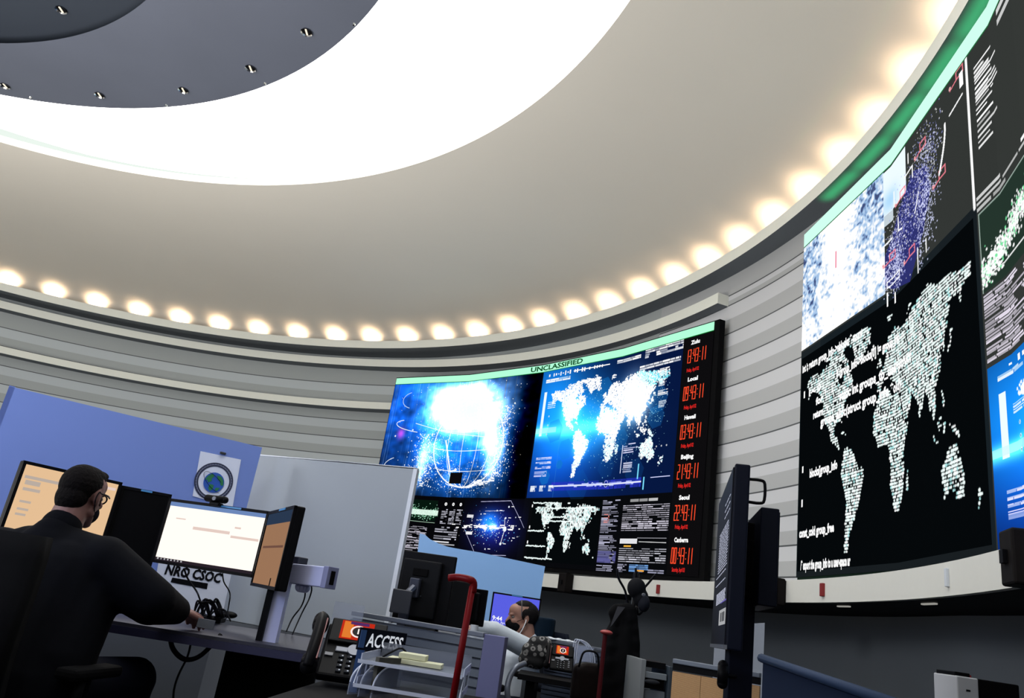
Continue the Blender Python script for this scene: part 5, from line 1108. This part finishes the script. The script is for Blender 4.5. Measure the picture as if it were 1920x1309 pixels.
# patterned jacket over the chair back
def ring_pattern(name, dark, light, scale):
    m = bpy.data.materials.new(name); m.use_nodes = True; nt = m.node_tree; bs = nt.nodes['Principled BSDF']
    tc = nt.nodes.new('ShaderNodeTexCoord'); v = nt.nodes.new('ShaderNodeTexVoronoi'); v.inputs['Scale'].default_value = scale; v.inputs['Randomness'].default_value = .5; nt.links.new(tc.outputs['Object'], v.inputs['Vector'])
    c = nt.nodes.new('ShaderNodeMath'); c.operation = 'COMPARE'; c.inputs[1].default_value = .36; c.inputs[2].default_value = .09; nt.links.new(v.outputs['Distance'], c.inputs[0])
    mx = nt.nodes.new('ShaderNodeMix'); mx.data_type = 'RGBA'; mx.inputs['A'].default_value = (*lin(dark), 1); mx.inputs['B'].default_value = (*lin(light), 1); nt.links.new(c.outputs[0], mx.inputs['Factor'])
    nt.links.new(mx.outputs['Result'], bs.inputs['Base Color']); bs.inputs['Roughness'].default_value = .8; return m
M_RING = ring_pattern('ring_print_cloth', (12, 12, 15), (122, 120, 118), 24)
J = [P(985, 1190, 5.62), P(1030, 1192, 5.66), P(1040, 1212, 5.66), P(1030, 1245, 5.62), P(985, 1243, 5.6), P(965, 1225, 5.6)]
jc = P(1003, 1220, 5.6); b = NB(); cap(b, P(1002, 1205, 5.2), P(1022, 1207, 5.2), .04, .045); cap(b, P(992, 1220, 5.2), P(1024, 1224, 5.2), .05, .06); cap(b, P(985, 1236, 5.2), P(1008, 1240, 5.2), .045, .05)
o_ = fused('draped_jacket', b, M_RING, vox=.01); tag(o_, 'black garment with a pale ring pattern draped over the chair of the man in white', 'jacket')
# nearer grey-framed empty chair in the dark
ch3, MC3 = office_chair('office_chair', 'dark empty office chair with a pale curved frame right of the lavender end panel', (P(985, 1300, 3.9).x+.12, 4.1, 0), (.35, .9, 0), M_FAB, backh=.10)
b = NB(); tube(b, [P(984, 1244, 3.75), P(968, 1252, 3.7), P(956, 1270, 3.68), P(951, 1295, 3.66), P(955, 1325, 3.66)], .013, 8, 5); obj('curved_frame', b, mat('pale_frame_grey', (92, 98, 110), .35, .3), ch3, True)
# ------------------------------------------------------------------ slatwall + second phone + acrylic holder
s0, s1 = P(1026, 1199, 5.3), P(1133, 1217, 5.15); zs = (s0.z+s1.z)/2
t = thing('slatwall_divider', 'low dark blue grey slatted divider behind the second desk phone', 'divider', (s0.x, s0.y, 0))
x = Vector((s1.x-s0.x, s1.y-s0.y, 0)); M = frame_at(Vector((s0.x, s0.y, 0)), x); LW = x.length; b = NB(); box(b, (LW/2, .03, zs/2-.01), (LW, .03, zs-.03), M); z = zs-.03
while z > .35: box(b, (LW/2, .008, z-.010), (LW, .016, .020), M); z -= .027
obj('slats', b, mat('blue_grey_slats', (70, 80, 100), .5), t); b = NB(); box(b, (LW/2, .02, zs-.008), (LW, .05, .018), M, .003); obj('top_rail', b, M_SLT, t)
b = NB(); q_ = P(1040, 1196, 5.3); 
for i in range(7): ell(b, (q_.x-.06+.03*i, q_.y+.0, zs+.008), (.025, .04, .008+.004*(i % 2)))
o_ = fused('paper_scraps', b, WHITEP, vox=.006); tag(o_, 'crumpled white paper on top of the low blue grey divider', 'paper')
t = thing('desk', 'black desk with the second desk phone and the dark bag', 'desk', (.75, 5.0, 0)); z4 = .70
b = NB(); prism(b, [(.32, 4.75), (.80, 4.66), (.82, 5.06), (.36, 5.15)], z4-.03, z4); obj('worktop', b, M_DK2, t); b = NB(); [box(b, (x_, 4.95, .335), (.05, .3, .67)) for x_ in (.4, .74)]; obj('legs', b, BLK, t)
ip_phone('desk_phone', 'desk phone with a red screen on the low divider desk by the acrylic holder', P(1045, 1256, 5.0), (1, -.1, 0), .72, .95)
q_ = P(1100, 1258, 5.0); t = thing('file_holder', 'clear acrylic brochure holder right of the second desk phone', 'file holder', q_); M = frame_at(Vector((q_.x-.07, q_.y, q_.z)), (1, .2, 0))
for o2 in (0, .04, .08):
    b = NB(); tube(b, [M @ Vector((x_, o2, z_)) for x_, z_ in ((0, 0), (.0, .15), (.03, .165), (.08, .14), (.115, .08), (.125, 0))], .004, 6, 3); obj('side_rim', b, M_CLE, t)
    b = NB(); box(b, (.055, o2, .07), (.1, .002, .13), M); obj('side_plate', b, M_CLR, t)
# handbag
t = thing('handbag', 'dark brown handbag with a strap in front of the acrylic holder', 'bag', P(1095, 1300, 4.5)); q_ = P(1097, 1282, 4.5)
b = NB(); box(b, (q_.x, q_.y, q_.z), (.15, .1, .2), None, .03); box(b, (q_.x+.02, q_.y, q_.z+.08), (.12, .09, .06), Matrix.Identity(4), .02); fused('body', b, mat('brown_black_leather', (18, 12, 11), .4, bump=.3), t, vox=.008)
b = NB(); tube(b, [(q_.x-.05, q_.y-.04, q_.z+.08), (q_.x-.03, q_.y-.05, q_.z+.16), (q_.x+.04, q_.y-.05, q_.z+.16), (q_.x+.06, q_.y-.04, q_.z+.08)], .006, 6, 5); obj('strap', b, BLK, t, True)
b = NB(); box(b, (q_.x, q_.y, (q_.z-.105)/2), (.16, .2, q_.z-.105)); tag(obj('storage_box', b, BLKM), 'black box the dark handbag stands on', 'box')
# ------------------------------------------------------------------ coat stand
M_POLE = mat('black_gloss_metal', (16, 16, 20), .3, .3)
ct = P(1193, 1080, 4.8); cb = Vector((ct.x, ct.y, 0))
t = thing('coat_stand', 'black coat stand with curved hooks in front of the clock wall', 'coat stand', cb)
b = NB(); cyl(b, cb, ct, .016); ell(b, ct, (.02, .02, .03)); obj('pole', b, M_POLE, t, True)
for pts_ in ([(1180, 1140), (1172, 1108), (1160, 1085), (1157, 1066)], [(1198, 1112), (1212, 1098), (1222, 1086), (1229, 1078)], [(1190, 1110), (1190, 1090), (1192, 1075), (1192, 1065)], [(1198, 1110), (1197, 1092), (1196, 1080), (1197, 1076)], [(1194, 1140), (1196, 1152), (1203, 1148), (1202, 1140)]):
    b = NB(); base_ = Vector((ct.x, ct.y, P(*pts_[0], 4.8).z)); tube(b, [base_]+[P(x_, y_, 4.74) for x_, y_ in pts_], .007, 8, 4); obj('hook', b, M_POLE, t, True)
for k in range(4):
    a = PI/4+PI/2*k; b = NB(); tube(b, [cb+Vector((0, 0, .18)), cb+Vector((.12*math.cos(a), .12*math.sin(a), .1)), cb+Vector((.26*math.cos(a), .26*math.sin(a), .015))], .014, 8, 4); obj('foot', b, M_POLE, t, True)
# cap hanging on it
kc = P(1196, 1110, 4.7); t = thing('cap', 'dark cap hung on the coat stand', 'cap', kc)
b = NB(); ell(b, kc+Vector((-.01, 0, .02)), (.055, .06, .06)); ell(b, kc+Vector((.02, 0, -.03)), (.045, .055, .055)); fused('crown', b, mat('cap_black', (17, 18, 22), .8), t, vox=.006)
b = NB(); ell(b, kc+Vector((.035, -.03, -.06)), (.035, .045, .05)); fused('brim', b, mat('cap_brim', (24, 26, 34), .7), t, vox=.006)
b = NB(); ell(b, kc+Vector((.02, -.075, -.015)), (.012, .004, .010)); obj('badge', b, mat('badge_grey', (80, 82, 90), .4), t, True)
# long black coat
b = NB(); prof = [(1150, 1140, 1182, 1140), (1145, 1148, 1190, 1145), (1150, 1165, 1192, 1160), (1140, 1185, 1194, 1182), (1134, 1210, 1196, 1205), (1130, 1240, 1196, 1235), (1130, 1280, 1194, 1275), (1130, 1315, 1192, 1312)]
for (xa, ya, xb, yb), (xc, yc, xd, yd) in zip(prof, prof[1:]):
    for k in range(4):
        u = k/3; p_ = P(xa+(xb-xa)*u, ya+(yb-ya)*u, 4.66); q_ = P(xc+(xd-xc)*u, yc+(yd-yc)*u, 4.66); r_ = (xb-xa)*4.66/F_PX/6.5; p_.x += r_*(1-2*u); q_.x += r_*(1-2*u); cap(b, p_+Vector((0, .02*math.sin(k*2), 0)), q_+Vector((0, .02*math.sin(k*2+1), 0)), r_+.012, r_+.014)
o_ = fused('coat', b, mat('black_wool_coat', (9, 9, 11), .9, noise=.2), vox=.012, it=3); tag(o_, 'long black coat hanging from the coat stand', 'coat')
b = NB(); quad(b, [P(x_, y_, 4.6) for x_, y_ in ((1158, 1137), (1172, 1139), (1160, 1155), (1148, 1172), (1144, 1176), (1150, 1158))]); obj('lapel', b, mat('coat_lapel_grey', (46, 46, 52), .7), o_)
# red round-topped bollard stand
q0 = P(1137, 1186, 4.3); q1 = Vector((q0.x, 4.3, 0)); t = thing('red_stand', 'slim dark red post with a small round top left of the black coat', 'stand', q1)
b = NB(); ell(b, q0, (.034, .034, .013)); obj('round_top', b, mat('dull_red_cap', (150, 52, 50), .5), t, True); b = NB(); cyl(b, (q0.x-.01, 4.3, 0), (q0.x-.005, 4.3, q0.z), .012); obj('post', b, mat('dark_red_post', (70, 20, 24), .5), t)
b = NB(); cyl(b, (q0.x-.01, 4.3, 0), (q0.x-.01, 4.3, .02), .07); obj('base', b, BLK, t)
# ------------------------------------------------------------------ printer cabinet and tan panels
M_CAB = mat('cabinet_grey_white', (150, 156, 162), .5)
c0 = P(1196, 1234, 4.3); c1 = P(1262, 1248, 4.2); t = thing('storage_cabinet', 'grey cabinet with a dark open top right of the black coat', 'cabinet', ((c0.x+c1.x)/2, 4.4, 0))
w_ = c1.x-c0.x; cxm = (c0.x+c1.x)/2; zc = c0.z
b = NB(); box(b, (c0.x+.012, 4.4, zc/2), (.024, .4, zc), None, .002); obj('side_panel', b, mat('pale_side', (118, 122, 124), .5), t); b = NB(); box(b, (c1.x-.008, 4.4, zc/2), (.02, .4, zc-.03), None, .002); obj('side_panel', b, mat('slate_side', (46, 56, 66), .5), t)
b = NB(); box(b, (cxm, 4.24, (zc-.14)/2), (w_-.05, .02, zc-.14)); obj('door', b, mat('cabinet_front', (92, 100, 108), .5), t); b = NB(); box(b, (cxm, 4.22, zc-.07), (w_-.05, .02, .03), None, .003); obj('drawer_rail', b, mat('rail_grey', (110, 118, 124), .4), t)
b = NB(); box(b, (cxm, 4.42, zc-.02), (w_-.05, .34, .03)); box(b, (cxm, 4.25, zc-.11), (w_-.06, .02, .05)); obj('dark_top', b, BLK, t)
b = NB(); ell(b, (cxm-.02, 4.2, zc-.10), (.04, .012, .012)); obj('handle', b, DGREY, t, True)
def weave(name, a, c, sx, sz):
    m = bpy.data.materials.new(name); m.use_nodes = True; nt = m.node_tree; bs = nt.nodes['Principled BSDF']; tc = nt.nodes.new('ShaderNodeTexCoord')
    w_ = nt.nodes.new('ShaderNodeTexWave'); w_.inputs['Scale'].default_value = sx; w_.bands_direction = 'Z'; w_.inputs['Distortion'].default_value = 1.5; w_.inputs['Detail Scale'].default_value = 8; nt.links.new(tc.outputs['Object'], w_.inputs['Vector'])
    mx = nt.nodes.new('ShaderNodeMix'); mx.data_type = 'RGBA'; mx.inputs['A'].default_value = (*lin(a), 1); mx.inputs['B'].default_value = (*lin(c), 1); nt.links.new(w_.outputs['Fac'], mx.inputs['Factor']); nt.links.new(mx.outputs['Result'], bs.inputs['Base Color']); bs.inputs['Roughness'].default_value = .85; return m
M_TANP = weave('tan_woven_fabric', (208, 166, 118), (150, 112, 74), 60, 1)
g0, g1 = P(1262, 1232, 3.95), P(1425, 1262, 3.75); t = thing('tan_partition', 'low tan fabric panel with a grey top rail behind the mobile displays', 'partition', (g0.x, g0.y, 0)); x = Vector((g1.x-g0.x, g1.y-g0.y, 0)); M = frame_at(Vector((g0.x, g0.y, 0)), x); zg = (g0.z+g1.z)/2
b = NB(); box(b, (x.length*.17, .02, zg/2-.03), (x.length*.335, .03, zg-.06), M); obj('fabric_panel', b, M_TANP, t); b = NB(); box(b, (x.length*.67, .02, zg/2-.03), (x.length*.655, .03, zg-.06), M); obj('fabric_panel', b, M_TANP, t)
b = NB(); box(b, (x.length/2, .02, zg-.014), (x.length, .05, .022), M, .004); obj('top_rail', b, mat('rail_blue_grey', (104, 112, 124), .4), t); b = NB(); box(b, (x.length/2, .022, zg-.04), (x.length, .03, .03), M); obj('dark_strip', b, BLK, t)
# white board behind the pole
w0, w1 = P(1343, 1163, 4.6), P(1434, 1168, 4.55); b = NB(); slab(b, w0, w1, w0.z-.03, w1.z, 0, .03); tag(obj('white_board', b, mat('off_white_board', (150, 156, 166), .6)), 'off-white board standing behind the pole of the mobile displays', 'board')
# ------------------------------------------------------------------ mobile display stand
t = thing('display_stand', 'black pole stand on wheels carrying the two tall edge-on displays', 'stand', (P(1372, 1250, 3.2).x, 3.2, 0))
pt = P(1400, 985, 3.2); px_ = P(1376, 1200, 3.2).x
b = NB(); box(b, (px_+.03, 3.22, pt.z/2), (.095, .06, pt.z), None, .004); obj('pole', b, NAVYP, t)
b = NB(); q_ = P(1355, 1266, 3.15); cap(b, q_+Vector((0, 0, .035)), q_+Vector((0, 0, -.03)), .02); obj('height_knob', b, BLK, t, True); b = NB(); cyl(b, q_, q_+Vector((.07, .05, 0)), .008); obj('knob_axle', b, BLK, t)
b = NB(); box(b, (px_+.03, 3.22, .05), (.7, .08, .05), None, .01); box(b, (px_+.03, 3.22, .05), (.08, .6, .05), None, .01); obj('base', b, BLK, t)
for dx, dy in ((.33, 0), (-.33, 0), (0, .28), (0, -.28)): b = NB(); cyl(b, (px_+.03+dx-.012, 3.22+dy, .022), (px_+.03+dx+.012, 3.22+dy, .022), .022); obj('caster', b, BLK, t)
b = NB(); box(b, (P(1398, 1050, 3.2).x, 3.2, P(1398, 1050, 3.2).z), (.12, .06, .3), None, .005); obj('mount', b, BLKM, t)
nT, nB_ = P(1388, 870, 2.8), P(1348, 1218, 2.8); fT, fB_ = P(1356, 950, 3.65), P(1326, 1216, 3.65)
ft = Vector((fT.x-.0, fT.y, 0)); nn = Vector((nT.x-.0, nT.y, 0)); nx = (P(1348, 1218, 2.8).x+nT.x)/2; fx_ = (fT.x+fB_.x)/2
A_ = Vector((fx_, 3.65, 0)); B_ = Vector((nx, 2.8, 0)); zt1, zb1 = nT.z, P(1348, 1216, 2.8).z
t = thing('wall_display', 'large display seen almost edge-on with lists of white code, left one on the pole stand', 'display', (A_.x, A_.y, zb1), 'displays on the pole stand')
x = (B_-A_); LWD = x.length; M = frame_at(Vector((A_.x, A_.y, zb1)), x); H_ = zt1-zb1
b = NB(); box(b, (LWD/2, .03, H_/2), (LWD, .055, H_), M, .006); obj('case', b, NAVYP, t)
b = NB(); box(b, (LWD/2, .0, H_/2), (LWD*.97, .006, H_*.96), M); sc = obj('screen', b, mat('display_glass', (8, 9, 14), .5, emit=.4, ec=(14, 15, 24), spec=.1), t)
M_CODE = emis('code_text_white', (200, 205, 225), .8, False)
b = NB()
for r0, r1_, n_, u0, u1 in ((.44, .70, 16, .30, .90), (.33, .43, 2, .2, .85), (.25, .32, 8, .3, .9), (.72, .84, 3, .6, .92)):
    for i in range(n_):
        z = H_*(r1_-(r1_-r0)*i/max(n_, 1)); uu = u0
        while uu < u1:
            e_ = min(u1, uu+RNG.uniform(.04, .15)); box(b, (LWD*(uu+e_)/2, -.004, z), (LWD*(e_-uu), .001, H_*.005), M); uu = e_+.03
    obj('code_text', b, M_CODE, sc); b = NB()
b.free()
b = NB(); box(b, (LWD*.8, -.004, H_*.255), (LWD*.35, .001, H_*.008), M); obj('violet_trace', b, emis('violet_trace', (110, 100, 180), .8, False), sc)
b = NB(); box(b, (LWD*.78, -.004, H_*.17), (LWD*.40, .001, H_*.085), M); wb = obj('white_window', b, emis('white_window', (190, 192, 195), .75, False), sc); b = NB(); [box(b, (LWD*u, -.005, H_*.17), (LWD*.04, .001, H_*.05), M) for u in (.72, .82, .9)]; obj('window_marks', b, mat('marks_dark', (20, 20, 24), .5), sc)
b = NB(); tube(b, [M @ Vector(q_) for q_ in ((LWD*.95, .055, H_*.93), (LWD*.95, .10, H_*.93), (LWD*.95, .115, H_*.91), (LWD*.95, .115, H_*.82), (LWD*.95, .10, H_*.80), (LWD*.95, .055, H_*.80))], .006, 6, 3); obj('handle', b, BLK, t, True)
b = NB(); box(b, (LWD/2, -.0, .008), (LWD, .012, .014), M); obj('bottom_trim', b, mat('trim_silver', (120, 124, 132), .3, .5), t)
# second display on the other side of the pole
e0, e1 = P(1420, 950, 3.45), P(1461, 955, 3.0); zb2 = P(1437, 1137, 3.0).z; t = thing('wall_display', 'smaller dark display seen from its back, right one on the pole stand', 'display', (e1.x, e1.y, zb2), 'displays on the pole stand')
x = Vector((e1.x-.025-e0.x, e1.y-e0.y, 0)); M = frame_at(Vector((e0.x-.01, e0.y, zb2)), x); H2_ = e1.z-zb2
b = NB(); box(b, (x.length/2, .0, H2_/2), (x.length, .07, H2_), M, .005); obj('case', b, NAVYP, t); b = NB(); box(b, (x.length/2, .037, H2_/2), (x.length*.95, .004, H2_*.94), M); obj('screen', b, M_OFF, t)
b = NB(); box(b, (x.length*.4, -.05, H2_*.45), (x.length*.5, .05, H2_*.5), M, .005); obj('rear_mount', b, BLKM, t)
# ------------------------------------------------------------------ near navy divider, printer etc. at the right
n0, n1 = P(1431, 1229, 2.3), P(1700, 1318, 1.55); b = NB(); x = Vector((n1.x-n0.x, n1.y-n0.y, 0)); t = thing('desk_divider', 'near dark navy divider panel sloping across the lower right corner', 'divider', (n0.x, n0.y, 0))
slab(b, n0, n1, n0.z-.012, n1.z-.012, 0, .03); obj('panel', b, mat('navy_panel', (20, 30, 50), .8, noise=.05, spec=.15), t)
b = NB(); slab(b, n0, n1, n0.z, n1.z, n0.z-.0121, .034)
for v in b.verts:
    pass
b.free(); b = NB(); tube(b, [n0+Vector((0, .015, -.008)), n1+Vector((0, .015, -.008))], .012, 8, 1); obj('edge_rail', b, mat('edge_blue_grey', (30, 46, 72), .7, spec=.2), t, True)
q_ = P(1792, 1290, 4.0); t = thing('paper_shredder', 'white box machine with a black slotted top by the dark wall at lower right', 'machine', (q_.x, q_.y, 0)); zt5 = P(1792, 1267, 4.0).z
b = NB(); box(b, (q_.x, q_.y, zt5/2), (.105, .2, zt5), None, .006); obj('body', b, mat('off_white_plastic', (176, 178, 184), .4), t)
b = NB(); box(b, (q_.x-.012, q_.y, zt5+.008), (.075, .16, .02), None, .004); obj('slotted_top', b, BLK, t); b = NB(); box(b, (q_.x-.0, q_.y-.101, zt5-.06), (.02, .002, .008)); obj('mark', b, BLK, t); b = NB(); box(b, (q_.x+.03, q_.y-.06, zt5+.006), (.02, .01, .012)); obj('red_button', b, M_RED, t)
b = NB(); box(b, (q_.x+.17, q_.y+.1, zt5/2-.0), (.2, .35, zt5), None, .006); tag(obj('equipment_case', b, BLKM), 'black equipment case right of the white box machine', 'case')
# ------------------------------------------------------------------ lights and world
w = bpy.data.worlds.new('world'); SC.world = w; w.use_nodes = True
w.node_tree.nodes['Background'].inputs[0].default_value = (.05, .06, .08, 1); w.node_tree.nodes['Background'].inputs[1].default_value = .3
def area(name, loc, tgt, sx, sy, e, c, spread=180):
    L = bpy.data.lights.new(name, 'AREA'); L.shape = 'RECTANGLE'; L.size = sx; L.size_y = sy; L.energy = e; L.color = c; L.spread = rad(spread)
    o = bpy.data.objects.new(name, L); COL.objects.link(o); o.location = loc
    o.rotation_euler = (Vector(tgt)-Vector(loc)).to_track_quat('-Z', 'Y').to_euler(); return o
area('added_dome_fill', (-7.2, 4.6, .9), (-7.2, 4.6, 9), 8, 8, 1200, (1, .96, .90))  # added up-facing fill to brighten the dome, no fixture there
L = bpy.data.lights.new('room_fill', 'POINT'); L.energy = 1250; L.shadow_soft_size = 1.2; L.color = (.96, .98, 1)  # unseen point fill added to brighten the walls and ledge faces
o = bpy.data.objects.new('room_fill', L); COL.objects.link(o); o.location = (-9.5, .5, 4.2)
# cool glow of the screens behind and beside the camera on the partitions
area('screen_glow', (-2.6, 1.2, 1.9), (-1.9, 4.4, 1.4), 1.2, .7, 22, (.45, .58, 1))
for k in range(8):
    th = 5-3.6*k; p_ = Vector(rz(th, 10.46, 4.66+EYE)); n_ = Vector(rz(th, 10.43, 5.0+EYE))
    area('green_band_glow', p_, n_, .6, .03, .6, (.04, 1, .3), 40)
